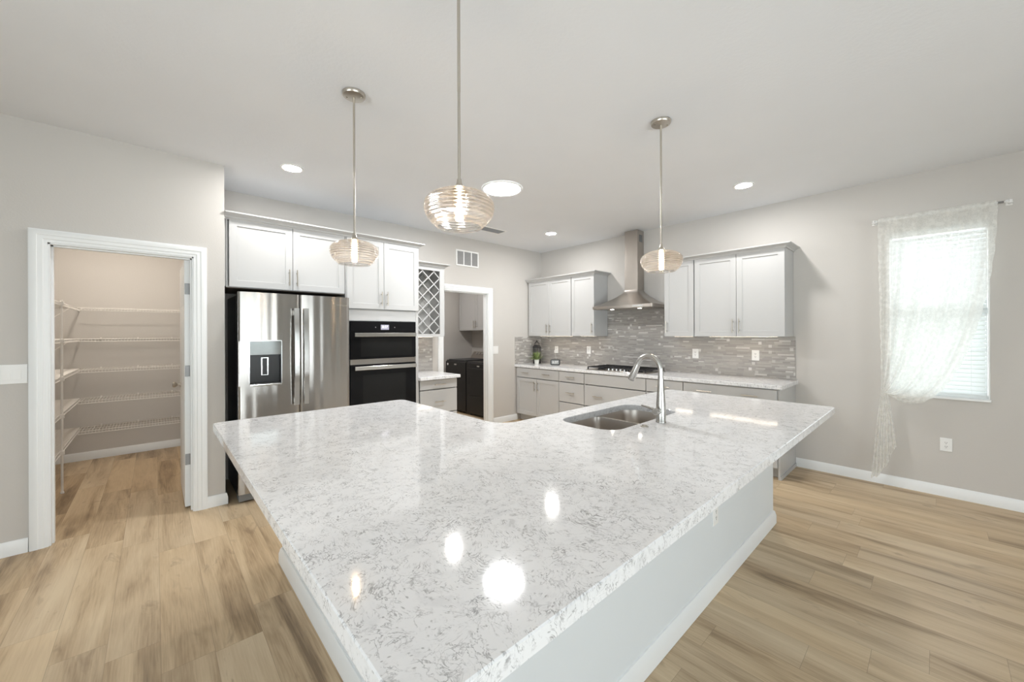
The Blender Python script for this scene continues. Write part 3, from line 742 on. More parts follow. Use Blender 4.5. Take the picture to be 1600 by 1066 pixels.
# ------------------------------------------------------------------ range hood
hd = thing('range_hood', 'brushed stainless chimney range hood over the cooktop', 'range hood', (1.87, -.22, 1.755))
hx0, hx1, hy = 1.42, 2.325, -.455
mb = MB(); mb.loft([rrect(hx0, hx1, hy, -.010, .012, 2) and [(x, y, z) for x, y in rrect(hx0, hx1, hy, -.010, .012, 2)] for z in (1.757, 1.797)])
obj('rim', mb, 'steelhood', hd)
mb = MB(); rings = []
cx0, cx1, cy = 1.765, 1.967, -.171
for k in range(13):
    t = k/12; s = 1-(1-t)**1.35; z = 1.797+(2.02-1.797)*t
    w = s
    a0, a1, b0 = hx0+.012+(cx0-hx0-.012)*w, hx1-.012+(cx1-hx1+.012)*w, hy+.010+(cy-hy-.010)*w
    r = .055*(1-t)*t*3+.004
    rings.append([(x, y, z) for x, y in rrect(a0, a1, b0, -.010, min(r, .06), 5)])
mb.loft(rings); obj('canopy', mb, 'steelhood', hd, angle=.9)
mb = MB(); mb.box(cx0, cx1, cy, -.001, 2.018, 2.36, .001); mb.box(cx0+.003, cx1-.003, cy+.003, -.001, 2.36, CEIL-.004, .001)
ch = obj('chimney', mb, 'steelhood', hd)
obj('vent_slots', MB().box(cx1-.0028, cx1+.0002-.0028+.0012, cy+.05, -.04, 2.68, 2.78), 'darkvoid', ch, smooth=False)
obj('filter_panel', MB().box(hx0+.03, hx1-.03, hy+.03, -.04, 1.752, 1.757), 'steelhood', hd, smooth=False)
for x in (1.70, 2.115):
    l = obj('lamp', MB().lathe([(.032, 0), (.032, .006)], (x, hy+.075, 1.7475), 20), 'chrome', hd)
    obj('lamp_lens', MB().lathe([(.024, 0), (.024, .002)], (x, hy+.075, 1.7450), 20), 'hoodlamp', l)
obj('control_strip', MB().box(2.05, 2.20, hy-.001, hy+.002, 1.768, 1.786), 'chrome', hd, smooth=False)

# ------------------------------------------------------------------ cooktop
ck = thing('gas_cooktop', 'black and steel gas cooktop with five knobs under the hood', 'cooktop', (1.855, -.33, .914))
obj('tray', MB().slab(rrect(1.40, 2.31, -.58, -.07, .012, 3), [], .9145, .922, .002), 'steelhood', ck)
mb = MB(); burners = [(1.56, -.22, .038), (1.56, -.45, .032), (1.855, -.24, .052), (2.15, -.22, .038), (2.15, -.45, .032)]
for i, (x, y, r) in enumerate(burners):
    obj('burner', MB().lathe([(r+.012, 0), (r+.012, .008), (r, .010), (r, .018), (r*.6, .021), (.001, .021)], (x, y, .922), 20), 'blackmatte', ck)
def grate(x0, x1, y0, y1):
    mb = MB(); z0, z1 = .948, .960; w = .007
    for a in ((x0, x1, y0, y0+w*2), (x0, x1, y1-w*2, y1), (x0, x0+w*2, y0, y1), (x1-w*2, x1, y0, y1)): mb.box(*a, z0, z1, .002)
    n = 5
    for k in range(1, n): x = x0+(x1-x0)*k/n; mb.box(x-w/2, x+w/2, y0+w, y1-w, z0+.001, z1-.001)
    for k in range(1, 3): y = y0+(y1-y0)*k/3; mb.box(x0+w, x1-w, y-w/2, y+w/2, z0+.001, z1-.001)
    for x in (x0+.006, x1-.006):
        for y in (y0+.006, y1-.006): mb.box(x-.006, x+.006, y-.006, y+.006, .9222, z0+.002)
    return mb
obj('grate', grate(1.415, 1.700, -.565, -.085), 'blackmatte', ck)
obj('grate', grate(1.706, 2.004, -.47, -.085), 'blackmatte', ck)
obj('grate', grate(2.010, 2.295, -.565, -.085), 'blackmatte', ck)
for k in range(5):
    obj('knob', MB().lathe([(.021, 0), (.021, .004), (.018, .006), (.016, .026), (.013, .028), (.001, .028)], (1.735+.06*k, -.525, .9222), 18), 'chrome', ck)

# ------------------------------------------------------------------ wall oven and fridge
ov = thing('double_oven', 'black glass double wall oven with two steel bar handles', 'oven', (.62, -3.168, .40))
oy0, oy1, od = -3.541, -2.796, D+.002
obj('case', MB(FA).box(oy0+.002, oy1-.002, .405, 1.553, .06, od), 'black', ov, smooth=False)
cp = obj('control_panel', MB(FA).box(oy0, oy1, 1.449, 1.556, od, od+.030, .002), 'blackglass', ov)
obj('display', MB(FA).box(-3.214, -3.122, 1.470, 1.524, od+.0300, od+.0308), 'screen', cp, smooth=False)
text_mesh('display_digits', '8:37', .038, 'digits', cp, lambda x, y, z: (od+.0312+z, -3.168+x, 1.500+y))
for u in (-3.272, -3.055):
    obj('touch_key', MB(FA).lathe([(.006, 0), (.006, .0006)], (u, 1.496, od+.030), 14), 'greyplastic', cp)
md = obj('microwave_door', MB(FA).box(oy0, oy1, 1.163, 1.446, od, od+.030, .002), 'blackglass', ov)
obj('door_window', MB(FA).box(oy0+.11, oy1-.05, 1.185, 1.375, od+.030, od+.0304), 'blackglass2', md, smooth=False)
def oven_handle(z, d):
    mb = MB(FA); mb.box(oy0+.030, oy1-.020, z-.020, z+.020, d+.040, d+.052, .003)
    for u in (oy0+.07, oy1-.06): mb.box(u-.012, u+.012, z-.012, z+.012, d-.001, d+.041)
    return mb
obj('handle', oven_handle(1.416, od+.030), 'chrome', md)
obj('trim_strip', MB(FA).box(oy0, oy1, 1.101, 1.160, od, od+.026, .002), 'steel', ov)
ld = obj('oven_door', MB(FA).box(oy0, oy1, .44, 1.097, od, od+.032, .003), 'blackglass', ov)
obj('door_window', MB(FA).box(oy0+.13, oy1-.13, .53, .99, od+.032, od+.0324), 'blackglass2', ld, smooth=False)
obj('handle', oven_handle(1.066, od+.032), 'chrome', ld)
obj('toe_vent', MB(FA).box(oy0, oy1, .406, .437, od, od+.02, .002), 'black', ov)

fr = thing('refrigerator', 'stainless french door refrigerator with a black water dispenser', 'refrigerator', (.42, -4.055, 0))
fy0, fy1, fs = -4.508, -3.600, -4.0425
fcase = obj('case', MB(FA).box(fy0+.012, fy1-.012, .03, 1.765, .05, .700, .003), 'dark', fr)
def door_sec(y0, y1, yl, yr, d0=.704, d1=.782, bow=.010, n=36):
    """plan section of a slightly bowed door between y0..y1, cut to yl..yr"""
    yc, hw = (y0+y1)/2, (y1-y0)/2
    pts = [(d0, yl)]
    for k in range(n+1):
        y = yl+(yr-yl)*k/n; q = (y-yc)/hw
        dd = d1+bow*(1-q*q)+.0007*math.sin(y*46+.8)+.0004*math.sin(y*83)
        e = min(y-y0, y1-y)
        if e < .006: dd -= .006-e if e > 0 else .006
        pts.append((dd, y))
    pts.append((d0, yr)); return pts
hz0, hz1, hyl, hyr = .985, 1.366, -4.428, -4.193
L0, L1, R0, R1 = fy0, fs-.003, fs+.003, fy1
mb = MB()
mb.prism(door_sec(L0, L1, L0, L1), .70, hz0); mb.prism(door_sec(L0, L1, L0, L1), hz1, 1.784)
mb.prism(door_sec(L0, L1, L0, hyl, n=18), hz0, hz1); mb.prism(door_sec(L0, L1, hyr, L1, n=18), hz0, hz1)
ldoor = obj('left_door', mb, 'steel', fr, angle=.5)
rdoor = obj('right_door', MB().prism(door_sec(R0, R1, R0, R1), .70, 1.784), 'steel', fr, angle=.5)
fz = obj('freezer_drawer', MB().prism(door_sec(fy0, fy1, fy0, fy1), .078, .692), 'steel', fr, angle=.5)
def fr_handle(y, z0, z1):
    mb = MB(); n = 14; w = .0225; rings = []
    for k in range(n+1):
        t = k/n; z = z0+(z1-z0)*t; d = .826+.018*math.sin(PI*t)
        rings.append([(d, y-w, z), (d+.006, y-w*.85, z), (d+.007, y+w*.85, z), (d, y+w, z), (d-.008, y+w*.9, z), (d-.008, y-w*.9, z)])
    mb.loft(rings)
    for z in (z0+.04, z1-.04): mb.box(.782, .824, y-.012, y+.012, z-.02, z+.02)
    return mb
obj('handle', fr_handle(-4.078, .79, 1.658), 'chrome', ldoor)
obj('handle', fr_handle(-4.000, .79, 1.658), 'chrome', rdoor)
mb = MB(FA); mb.box(-4.45, -3.66, .615, .645, .835, .847, .003)
for u in (-4.38, -3.73): mb.box(u-.015, u+.015, .62, .64, .78, .837)
obj('handle', mb, 'chrome', fz)
obj('base_grille', MB(FA).box(fy0+.008, fy1-.008, .012, .073, .62, .757, .003), 'greyplastic', fr)
for u in (fy0+.10, fy1-.10): obj('foot', MB().lathe([(.018, 0), (.018, .014)], (.70, u, 0), 12), 'black', fr)
# dispenser in the left door
dz = 1.248
mb = MB(); dd = .788
mb.box(.72, .735, hyl, hyr, hz0, hz1)
mb.box(.735, dd, hyl-.002, hyl+.004, hz0, dz); mb.box(.735, dd, hyr-.004, hyr+.002, hz0, dz); mb.box(.735, dd-.004, hyl+.004, hyr-.004, hz0, hz0+.02)
cav = obj('dispenser_cavity', mb, 'black', ldoor, smooth=False)
obj('paddle', MB().box(.742, .752, -4.338, -4.285, 1.065, 1.225, .004), 'chrome', cav)
obj('paddle_inset', MB().box(.7515, .7535, -4.330, -4.293, 1.073, 1.217, .001), 'black', cav)
mb = MB(); mb.loft([[(.735, hyl+.001, dz), (dd-.004, hyl+.001, dz), (dd+.004, hyl+.001, hz1), (.735, hyl+.001, hz1)], [(.735, hyr-.001, dz), (dd-.004, hyr-.001, dz), (dd+.004, hyr-.001, hz1), (.735, hyr-.001, hz1)]])
obj('dispenser_panel', mb, 'mirror', ldoor, smooth=False)
mb = MB(on_back()); bz = rrect(hyl-.006, hyr+.006, hz0-.006, hz1+.006, .012, 4); bi = rrect(hyl, hyr, hz0, hz1, .008, 4)
mb.loft([[(a, b, .775) for a, b in bz], [(a, b, .795) for a, b in bz], [(a, b, .795) for a, b in bi], [(a, b, .775) for a, b in bi]], True, False, False)
obj('dispenser_bezel', mb, 'chrome', ldoor)
obj('drip_tray', MB().box(.74, .806, hyl+.004, hyr-.004, hz0-.004, hz0+.010, .003), 'chrome', ldoor)
text_mesh('badge', 'Whirlpool', .024, 'chrome', rdoor, lambda x, y, z: (.7885+z, -3.675+x, 1.705+y), .0012)

# ------------------------------------------------------------------ island
IX0, IX1, IY0, IY1, IY2, IXN = 1.905, 4.265, -4.775, -3.598, -1.615, 3.085
isl = thing('kitchen_island', 'white panelled L shaped kitchen island base under the quartz slab', 'kitchen island', (3.0, -3.8, 0))
bx0, bx1, by0 = 1.966, 3.902, -4.437
P = [(bx0, by0), (bx1, by0), (bx1, -1.632), (3.135, -1.632), (3.135, -3.66), (bx0, -3.66)]
mb = MB(); hole_z = .70
# body as walls around the sink bay so the bowls hang free inside
mb.prism([(bx0, by0), (bx1, by0), (bx1, -3.40), (3.135, -3.40), (3.135, -3.66), (bx0, -3.66)], .002, .874)
mb.prism([(3.135, -2.40), (bx1, -2.40), (bx1, -1.632), (3.135, -1.632)], .002, .874)
mb.box(3.72, bx1, -3.40, -2.40, .002, .874); mb.box(3.135, 3.72, -3.40, -2.40, .002, .60); mb.box(3.135, 3.155, -3.40, -2.40, .60, .874)
obj('body', mb, 'island', isl, smooth=False)
IB = [(0, 0), (.017, 0), (.017, .058), (.013, .072), (.010, .086), (.005, .094), (0, .096)]
obj('baseboard', MB().sweep([(bx0, -3.66), (bx0, by0), (bx1, by0), (bx1, -1.632), (3.135, -1.632)], [(-n, h) for n, h in IB], .001), 'trim', isl)
outer = fillet([(IX0, IY0), (IX1, IY0), (IX1, IY2), (IXN, IY2), (IXN, IY1), (IX0, IY1)], [.035, .035, .035, .035, .12, .06], 7)
SX0, SX1, SY0, SY1, SDV = 3.215, 3.600, -3.285, -2.505, -2.872
sink_hole = rrect(SX0, SX1, SY0, SY1, .10, 8)
ic = MB().slab(outer, [sink_hole], .875, .914, .003)
tag(obj('island_countertop', ic, 'quartz', base=(3.0, -3.8, .875)), 'large L shaped white quartz slab with grey veins topping the island', 'countertop')

sk = thing('kitchen_sink', 'undermount stainless double bowl sink set in the island slab', 'sink', (3.41, -2.9, .70))
def bowl(y0, y1, depth, r0, r1):
    mb = MB(); x0, x1 = SX0-.008, SX1+.008; rings = []
    def rg(i, z, ra, rb):
        q = fillet([(x0+i, y0+i), (x1-i, y0+i), (x1-i, y1-i), (x0+i, y1-i)], [ra, ra, rb, rb], 7)
        return [(x, y, z) for x, y in q]
    top = .8745
    for i, z, sc in ((0, top, 1), (.003, top-.02, 1), (.010, top-depth*.5, .97), (.016, top-depth+.05, .93), (.024, top-depth+.022, .88), (.045, top-depth+.004, .72), (.09, top-depth, .5)):
        rings.append(rg(i, z, max(.012, r0*sc), max(.012, r1*sc)))
    mb.loft(rings, True, False, True)
    # outer skin gives the steel its thickness
    out = [rg(-.003, top, r0, r1), rg(.002, top-depth*.6, r0, r1), rg(.022, top-depth-.003, r0*.85, r1*.85)]
    mb.loft(out, True, False, True)
    return mb
obj('bowl', bowl(SY0-.006, SDV-.012, .20, .10, .045), 'sink', sk)
obj('bowl', bowl(SDV+.012, SY1+.006, .20, .045, .10), 'sink', sk)
obj('divider', MB().box(SX0-.006, SX1+.006, SDV-.0125, SDV+.0125, .850, .8745, .004), 'sink', sk)
for y in (-3.08, -2.69):
    obj('drain', MB().lathe([(.045, .002), (.045, .0045), (.036, .005), (.030, .002), (.001, .002)], (3.41, y, .6742), 20), 'chrome', sk)

fx, fy = 3.668, -2.905
fa = thing('faucet', 'tall stainless gooseneck pull down faucet standing beside the sink', 'faucet', (fx, fy, .914))
obj('body', MB().lathe([(.0285, .0005), (.0285, .006), (.0265, .010), (.0265, .075), (.0255, .10), (.0215, .16), (.0175, .225), (.0165, .25), (.0165, .253)], (fx, fy, .914), 24), 'faucet', fa)
pts = [(fx, fy, 1.16)]; Rr = .0745; zc = 1.205
for k in range(0, 19):
    a = PI*k/18*.90; pts.append((fx-Rr+Rr*math.cos(a), fy, zc+Rr*math.sin(a)*1.12))
obj('spout', MB().tube(pts, .0148, 14), 'faucet', fa, angle=1.2)
e = Vector(pts[-1]); dirv = (Vector(pts[-1])-Vector(pts[-2])).normalized(); dirv = (dirv+Vector((-.10, 0, 0))).normalized()
sh = obj('spray_head', MB().tube([tuple(e-dirv*.004), tuple(e+dirv*.012), tuple(e+dirv*.045), tuple(e+dirv*.085), tuple(e+dirv*.097)], [.0155, .0175, .0195, .0215, .0195], 16), 'faucet', fa)
obj('nozzle', MB().tube([tuple(e+dirv*.096), tuple(e+dirv*.101)], .016, 14), 'greyplastic', sh)
hb = obj('handle', MB().tube([(fx, fy-.012, .982), (fx, fy-.030, .982), (fx, fy-.034, .982), (fx, fy-.066, .984), (fx, fy-.070, .984)], [.016, .016, .0185, .0195, .017], 16), 'faucet', fa)
obj('lever', MB().tube([(fx, fy-.056, .988), (fx-.035, fy-.060, 1.000), (fx-.085, fy-.064, 1.008)], [.007, .0055, .0045], 10), 'faucet', hb)
tag(obj('air_switch', MB().lathe([(.020, 0), (.020, .004), (.013, .006), (.012, .010), (.001, .010)], (3.655, -3.067, .9142), 20), 'nickel', base=(3.655, -3.067, .914)), 'small round metal button on the island slab near the sink', 'button')

# ------------------------------------------------------------------ outlets, switches, vents
def plate(name, label, cat, f, u, v, w=.072, h=.117, kind='outlet', gangs=1, d=.0, group=None):
    b = f(u, v, d)
    t = thing(name, label, cat, b, group)
    obj('cover_plate', MB(f).box(u-w/2, u+w/2, v-h/2, v+h/2, d, d+.006, .002), 'plastic', t)
    for g in range(gangs):
        uc = u+(g-(gangs-1)/2)*.046
        if kind == 'switch':
            mb = MB(f); mb.loft([rect(uc-.0165, uc+.0165, v-.033, v+.033, d+.0058), [(uc-.0165, v-.033, d+.011), (uc+.0165, v-.033, d+.011), (uc+.0165, v+.033, d+.007), (uc-.0165, v+.033, d+.007)]])
            obj('rocker', mb, 'plastic', t)
        else:
            obj('receptacle', MB(f).box(uc-.0165, uc+.0165, v-.034, v+.034, d+.0055, d+.008, .001), 'plastic', t)
            for s in (-.017, .017):
                mb = MB(f); mb.box(uc-.007, uc-.004, v+s-.002, v+s+.007, d+.0078, d+.0085); mb.box(uc+.004, uc+.007, v+s-.002, v+s+.007, d+.0078, d+.0085)
                mb.lathe([(.0028, 0), (.0028, .0006)], (uc, v+s-.008, d+.0079), 8)
                obj('slots', mb, 'plasticgrey', t, smooth=False)
    return t
plate('light_switch', 'white double rocker switch on the greige wall left of the pantry door', 'light switch', on_back(PW), -5.698, 1.171, .132, .125, 'switch', 2)
plate('light_switch', 'white double rocker switch on the wall right of the laundry doorway', 'light switch', on_back(), -1.065, 1.165, .122, .122, 'switch', 2)
plate('wall_outlet', 'white outlet low on the wall under the curtained window', 'outlet', on_right(), 4.786, .448, .072, .113)
plate('wall_outlet', 'white outlet on the backsplash between the clock and the cooktop', 'outlet', on_right(.0), 1.030, 1.160, .074, .118, d=.0092)
plate('wall_outlet', 'white outlet on the tile nearest the right side of the hood', 'outlet', on_right(.0), 2.672, 1.162, .076, .118, d=.0092)
plate('wall_outlet', 'white outlet on the tile nearest the window end of the backsplash', 'outlet', on_right(.0), 3.340, 1.164, .076, .118, d=.0092)
plate('wall_outlet', 'white outlet above the clock with a charger plugged in', 'outlet', on_right(.0), .362, 1.148, .074, .118, d=.0092)
plate('wall_outlet', 'white outlet on the long white side panel of the island', 'outlet', on_back(bx1), -2.760, .425, .070, .114, d=.0005)
pl = tag(obj('charger_plug', MB(FB).box(.345, .390, 1.095, 1.140, .0182, .055, .004), 'plastic', base=(.367, -.03, 1.09)), 'white charger plug in the outlet above the clock', 'plug')
cd = []
for k in range(25):
    t = k/24; cd.append((.367+.05*math.sin(t*5)*t+.26*t*t*.6, -.045-.19*t*t, 1.094-(1.094-.9185)*min(1, t*1.6)**.8))
obj('cord', MB().tube(cd, .0022, 6), 'plastic', pl)

vg = thing('return_vent', 'white three bay return air grille on the wall above the laundry doorway', 'vent', (.0, -1.596, 2.42))
mb = MB(FA); a0, a1, b0, b1 = -1.802, -1.390, 2.420, 2.656; fw = .022
mb.box(a0, a1, b0, b0+fw, .001, .010, .002); mb.box(a0, a1, b1-fw, b1, .001, .010, .002)
for u in (a0, a1-fw): mb.box(u, u+fw, b0+fw, b1-fw, .001, .010, .002)
for k in (1, 2): u = a0+(a1-a0)*k/3; mb.box(u-.008, u+.008, b0+fw, b1-fw, .001, .010, .001)
obj('frame', mb, 'plastic', vg)
obj('backing', MB(FA).box(a0+.01, a1-.01, b0+.01, b1-.01, .0005, .0012), 'darkvoid', vg, smooth=False)
mb = MB(FA)
for k in range(15):
    v = b0+fw+.006+k*.0128
    mb.loft([[(u, v, .0018), (u, v+.0085, .0075), (u, v+.010, .0070), (u, v+.0015, .0015)] for u in (a0+.02, a1-.02)])
obj('louvres', mb, 'louvre', vg)
cv = thing('ceiling_vent', 'flat white supply register in the ceiling behind the nearest pendant', 'vent', (.60, -1.64, CEIL))
mb = MB(); x0, x1, y0, y1 = .50, .70, -1.86, -1.42
for a in ((x0, x1, y0, y0+.02), (x0, x1, y1-.02, y1), (x0, x0+.02, y0+.02, y1-.02), (x1-.02, x1, y0+.02, y1-.02)): mb.box(*a, CEIL-.008, CEIL-.0005, .002)
obj('frame', mb, 'plastic', cv)
mb = MB()
for k in range(7):
    x = x0+.03+k*.022; mb.loft([[(x, y, CEIL-.0075), (x+.016, y, CEIL-.0015), (x+.0172, y, CEIL-.0020), (x+.0012, y, CEIL-.0080)] for y in (y0+.018, y1-.018)])
obj('louvres', mb, 'louvredark', cv)
obj('backing', MB().box(x0+.01, x1-.01, y0+.01, y1-.01, CEIL-.001, CEIL-.0004), 'darkvoid', cv, smooth=False)

# ------------------------------------------------------------------ lamps
def downlight(x, y, label, mat='canlens', r=.068, group='recessed downlights in the ceiling'):
    t = thing('recessed_light', label, 'ceiling light', (x, y, CEIL), group)
    obj('trim_ring', MB().lathe([(r+.022, -.0005), (r+.022, -.004), (r+.018, -.007), (r+.004, -.006), (r, -.002), (r, -.0008)], (x, y, CEIL), 36, False), 'plastic', t)
    obj('lens', MB().lathe([(r, -.0022), (r*.6, -.0030), (.001, -.0032)], (x, y, CEIL), 36, False), mat, t)
    return t
downlight(.995, -4.15, 'round recessed ceiling light in front of the fridge cabinets')
downlight(.995, -2.52, 'round recessed ceiling light hidden behind the nearest pendant shade')
downlight(1.016, -.872, 'round recessed ceiling light near the corner left of the hood')
downlight(3.472, -.832, 'round recessed ceiling light over the window end of the hood wall')
downlight(-.75, -5.3, 'round ceiling light inside the pantry above the wire shelves', 'pantrylamp', .09)
downlight(-.95, -1.75, 'unseen round ceiling light added to brighten the laundry room', 'laundryfill', .09)  # unseen lamp, added so the laundry is bright enough
st = thing('sun_tunnel', 'wide round bright tubular skylight in the ceiling beside the middle pendant', 'skylight', (1.85, -2.513, CEIL))
obj('trim_ring', MB().lathe([(.200, -.0005), (.200, -.006), (.192, -.014), (.178, -.012), (.174, -.004)], (1.85, -2.513, CEIL), 48, False), 'plastic', st)
obj('diffuser', MB().lathe([(.176, -.006), (.12, -.013), (.06, -.016), (.001, -.017)], (1.85, -2.513, CEIL), 48, False), 'skylens', st)

def pendant(x, y, label):
    t = thing('pendant_light', label, 'pendant light', (x, y, CEIL), 'glass pendants over the island')
    obj('canopy', MB().lathe([(.001, -.024), (.035, -.024), (.060, -.020), (.064, -.014), (.064, -.0005)], (x, y, CEIL), 36), 'nickel', t)
    mb = MB()
    for a in (.9, .9+PI): mb.lathe([(.005, -.0275), (.005, -.022)], (x+.042*math.cos(a), y+.042*math.sin(a), CEIL), 10)
    obj('screws', mb, 'nickel', t)
    obj('rod', MB().tube([(x, y, CEIL-.022), (x, y, 2.36)], .0062, 12), 'nickel', t)
    obj('lower_rod', MB().tube([(x, y, 2.365), (x, y, 2.01)], .0055, 12), 'nickel', t)
    obj('socket_cap', MB().lathe([(.009, 2.020), (.010, 2.008), (.014, 1.995), (.022, 1.983), (.032, 1.974), (.034, 1.969), (.001, 1.967)], (x, y, 0), 28), 'nickel', t)
    prof = []; N = 66
    for k in range(N+1):
        q = k/N; z = 1.972-(1.972-1.836)*q; zm = 1.912
        if z > zm: h = (z-zm)/(1.974-zm); r = .026+.109*math.sqrt(max(0, 1-h**2.1))
        else: h = (zm-z)/(zm-1.836); r = .135*math.sqrt(1-(h*.76)**2)
        prof.append((r+.0020*math.sin(2*PI*z/.0125)*min(1, q*5), z))
    sh = MB().lathe(prof, (x, y, 0), 56, False)
    inner = [(max(.01, r-.004), z) for r, z in prof]
    sh.lathe(inner, (x, y, 0), 56, False)
    r0, z0 = prof[-1]
    sh.lathe([(r0, z0), (r0+.001, z0-.003), (r0-.003, z0-.003), (r0-.004, z0)], (x, y, 0), 56, False)
    obj('glass_shade', sh, 'shade', t, angle=1.2)
    obj('bulb_socket', MB().lathe([(.017, 1.967), (.017, 1.950), (.001, 1.950)], (x, y, 0), 20), 'nickel', t)
    obj('bulb', MB().lathe([(.004, 1.950), (.0045, 1.935), (.008, 1.918), (.0115, 1.897), (.0105, 1.880), (.006, 1.866), (.001, 1.862)], (x, y, 0), 20), 'bulb', t)
pendant(2.398, -4.147, 'glass pendant in front of the white cabinets over the fridge')
pendant(3.477, -4.147, 'largest and nearest glass pendant, hanging beside the round skylight')
pendant(3.477, -2.510, 'glass pendant between the range hood and the right wall cabinets')

# ------------------------------------------------------------------ small things on the worktop
lx, ly = .095, -.215
lt = thing('lantern', 'black metal birdcage lantern standing in the corner behind the plant', 'lantern', (lx, ly, .914))
R_ = .066
hexa = lambda r, z, a0=PI/6: [(lx+r*math.cos(a0+k*PI/3), ly+r*math.sin(a0+k*PI/3), z) for k in range(6)]
obj('base', MB().loft([hexa(R_+.006, .9145), hexa(R_+.006, .925), hexa(R_, .93), hexa(R_, .945)]), 'blackmatte', lt)
mb = MB()
for k in range(12):
    a = PI/6+k*PI/6; r = R_*(1 if k % 2 == 0 else .87); mb.tube([(lx+r*math.cos(a), ly+r*math.sin(a), .94), (lx+r*math.cos(a), ly+r*math.sin(a), 1.185)], .0042 if k % 2 == 0 else .0025, 6)
obj('bars', mb, 'blackmatte', lt)
obj('roof_rim', MB().loft([hexa(R_+.008, 1.18), hexa(R_+.012, 1.19), hexa(R_+.004, 1.20), hexa(R_-.02, 1.225), hexa(.030, 1.228)]), 'blackmatte', lt)
mb = MB()
for k in range(6):
    a = PI/6+k*PI/3; mb.tube([(lx+.046*math.cos(a), ly+.046*math.sin(a), 1.225), (lx+.040*math.cos(a), ly+.040*math.sin(a), 1.255), (lx+.004*math.cos(a), ly+.004*math.sin(a), 1.290)], .003, 6)
mb.lathe([(.004, 1.285), (.009, 1.292), (.009, 1.300), (.003, 1.306)], (lx, ly, 0), 12)
obj('crown', mb, 'blackmatte', lt)

px_, py_ = .215, -.345
pp = thing('potted_plant', 'leafy green plant in a white pot in front of the lantern', 'plant', (px_, py_, .914))
obj('pot', MB().lathe([(.030, .0005), (.034, .004), (.040, .070), (.040, .074), (.036, .074), (.034, .062), (.001, .060)], (px_, py_, .914), 26), 'pot', pp)
mb = MB(); rnd = random.Random(3)
for k in range(95):
    a = rnd.uniform(0, 2*PI); tilt = rnd.uniform(.05, 1.35); L_ = rnd.uniform(.08, .165)
    d = Vector((math.cos(a)*math.sin(tilt), math.sin(a)*math.sin(tilt), math.cos(tilt))); s = Vector((-math.sin(a), math.cos(a), 0))
    b = Vector((px_+.018*math.cos(a)*rnd.random(), py_+.018*math.sin(a)*rnd.random(), .98)); w = rnd.uniform(.007, .013)
    pth = [b, b+d*L_*.4+Vector((0, 0, .008)), b+d*L_*.75+Vector((0, 0, .004)), b+d*L_-Vector((0, 0, .012*tilt))]
    ws = [.002, w, w*.9, .001]
    vv = [[mb.bm.verts.new(p-s*q), mb.bm.verts.new(p+Vector((0, 0, -q*.3))), mb.bm.verts.new(p+s*q)] for p, q in zip(pth, ws)]
    for r0, r1 in zip(vv, vv[1:]):
        for i in (0, 1): mb.bm.faces.new((r0[i], r0[i+1], r1[i+1], r1[i]))
obj('foliage', mb, 'leaf', pp, angle=2)

qx, qy = .585, -.30
al = thing('alarm_clock', 'small black framed digital clock on the worktop under the plugged in charger', 'clock', (qx, qy, .914))
cs, sn = math.cos(.6), math.sin(.6)
ckf = lambda u, v, d: (qx+u*cs+d*sn, qy+u*sn-d*cs, .9145+v)
mb = MB(ckf); q = rrect(-.077, .077, 0, .092, .022, 5); mb.loft([[(a, b, -.02) for a, b in q], [(a, b, .012) for a, b in q], [(a*.97, .002+b*.96, .016) for a, b in q]])
obj('frame', mb, 'black', al)
mb = MB(ckf); q = rrect(-.060, .060, .016, .078, .006, 3); mb.loft([[(a, b, .014) for a, b in q], [(a, b, .0166) for a, b in q]])
scr = obj('screen', mb, 'clockface', al)
text_mesh('digits', '6:37', .05, 'pot', scr, lambda x, y, z: ckf(x, .047+y, .0168+z))

# ------------------------------------------------------------------ pantry
SHZ = [1.722, 1.381, 1.042, .706, .377]
rank = ['topmost', 'second from the top', 'middle', 'second from the bottom', 'lowest']
def wire_shelf(label, group, mapf, length, depth, z, n_br):
    """u along the wall, w out from the wall"""
    f = lambda u, w, zz: mapf(u, w, zz)
    b = f(length/2, depth/2, z)
    t = thing('wire_shelf', label, 'wire shelf', b, group)
    mb = MB(f)
    n = int(length/.0254)
    for k in range(n+1):
        u = .004+k*(length-.008)/n
        mb.tube([(u, .006, z+.003), (u, depth, z+.003), (u, depth+.002, z-.028)], .0017, 4)
    obj('wire_deck', mb, 'wire', t, smooth=False)
    mb = MB(f)
    for w, dz_, r in ((.006, 0, .003), (depth*.5, -.001, .0028), (depth-.001, 0, .0034), (depth+.003, -.027, .0034)):
        mb.tube([(0, w, z+dz_), (length, w, z+dz_)], r, 6)
    obj('rails', mb, 'wire', t, smooth=False)
    for k in range(n_br):
        u = length*(k+.6)/(n_br+.2)
        mb = MB(f); mb.tube([(u, depth-.01, z-.006), (u, .006, z-.006-depth*.85)], .004, 6); mb.box(u-.008, u+.008, .0005, .006, z-.02-depth*.87, z+.012-depth*.82)
        obj('brace', mb, 'wire', t, smooth=False)
    mb = MB(f)
    for k in range(3):
        u = length*(k+.5)/3; mb.box(u-.007, u+.007, .0005, .014, z-.008, z+.016)
    obj('wall_clip', mb, 'wire', t, smooth=False)
    return t
for k, z in enumerate(SHZ):
    wire_shelf('%s white wire shelf on the pantry back wall' % rank[k], 'pantry back wall shelves',
               lambda u, w, zz: (-1.853+w, -5.630+u, zz), .926, .303, z, 0)
for k, z in enumerate(SHZ):
    wire_shelf('%s white wire shelf on the left pantry wall beside the pole' % rank[k], 'pantry left wall shelves',
               lambda u, w, zz: (-1.852+u, -5.948+w, zz), 1.70, .303, z, 2)
pole = thing('support_pole', 'thin white upright pole carrying the left pantry shelves', 'pole', (-.605, -5.632, 0))
obj('tube', MB().tube([(-.605, -5.632, 0), (-.605, -5.632, 1.742)], .0085, 10), 'wire', pole)
mb = MB()
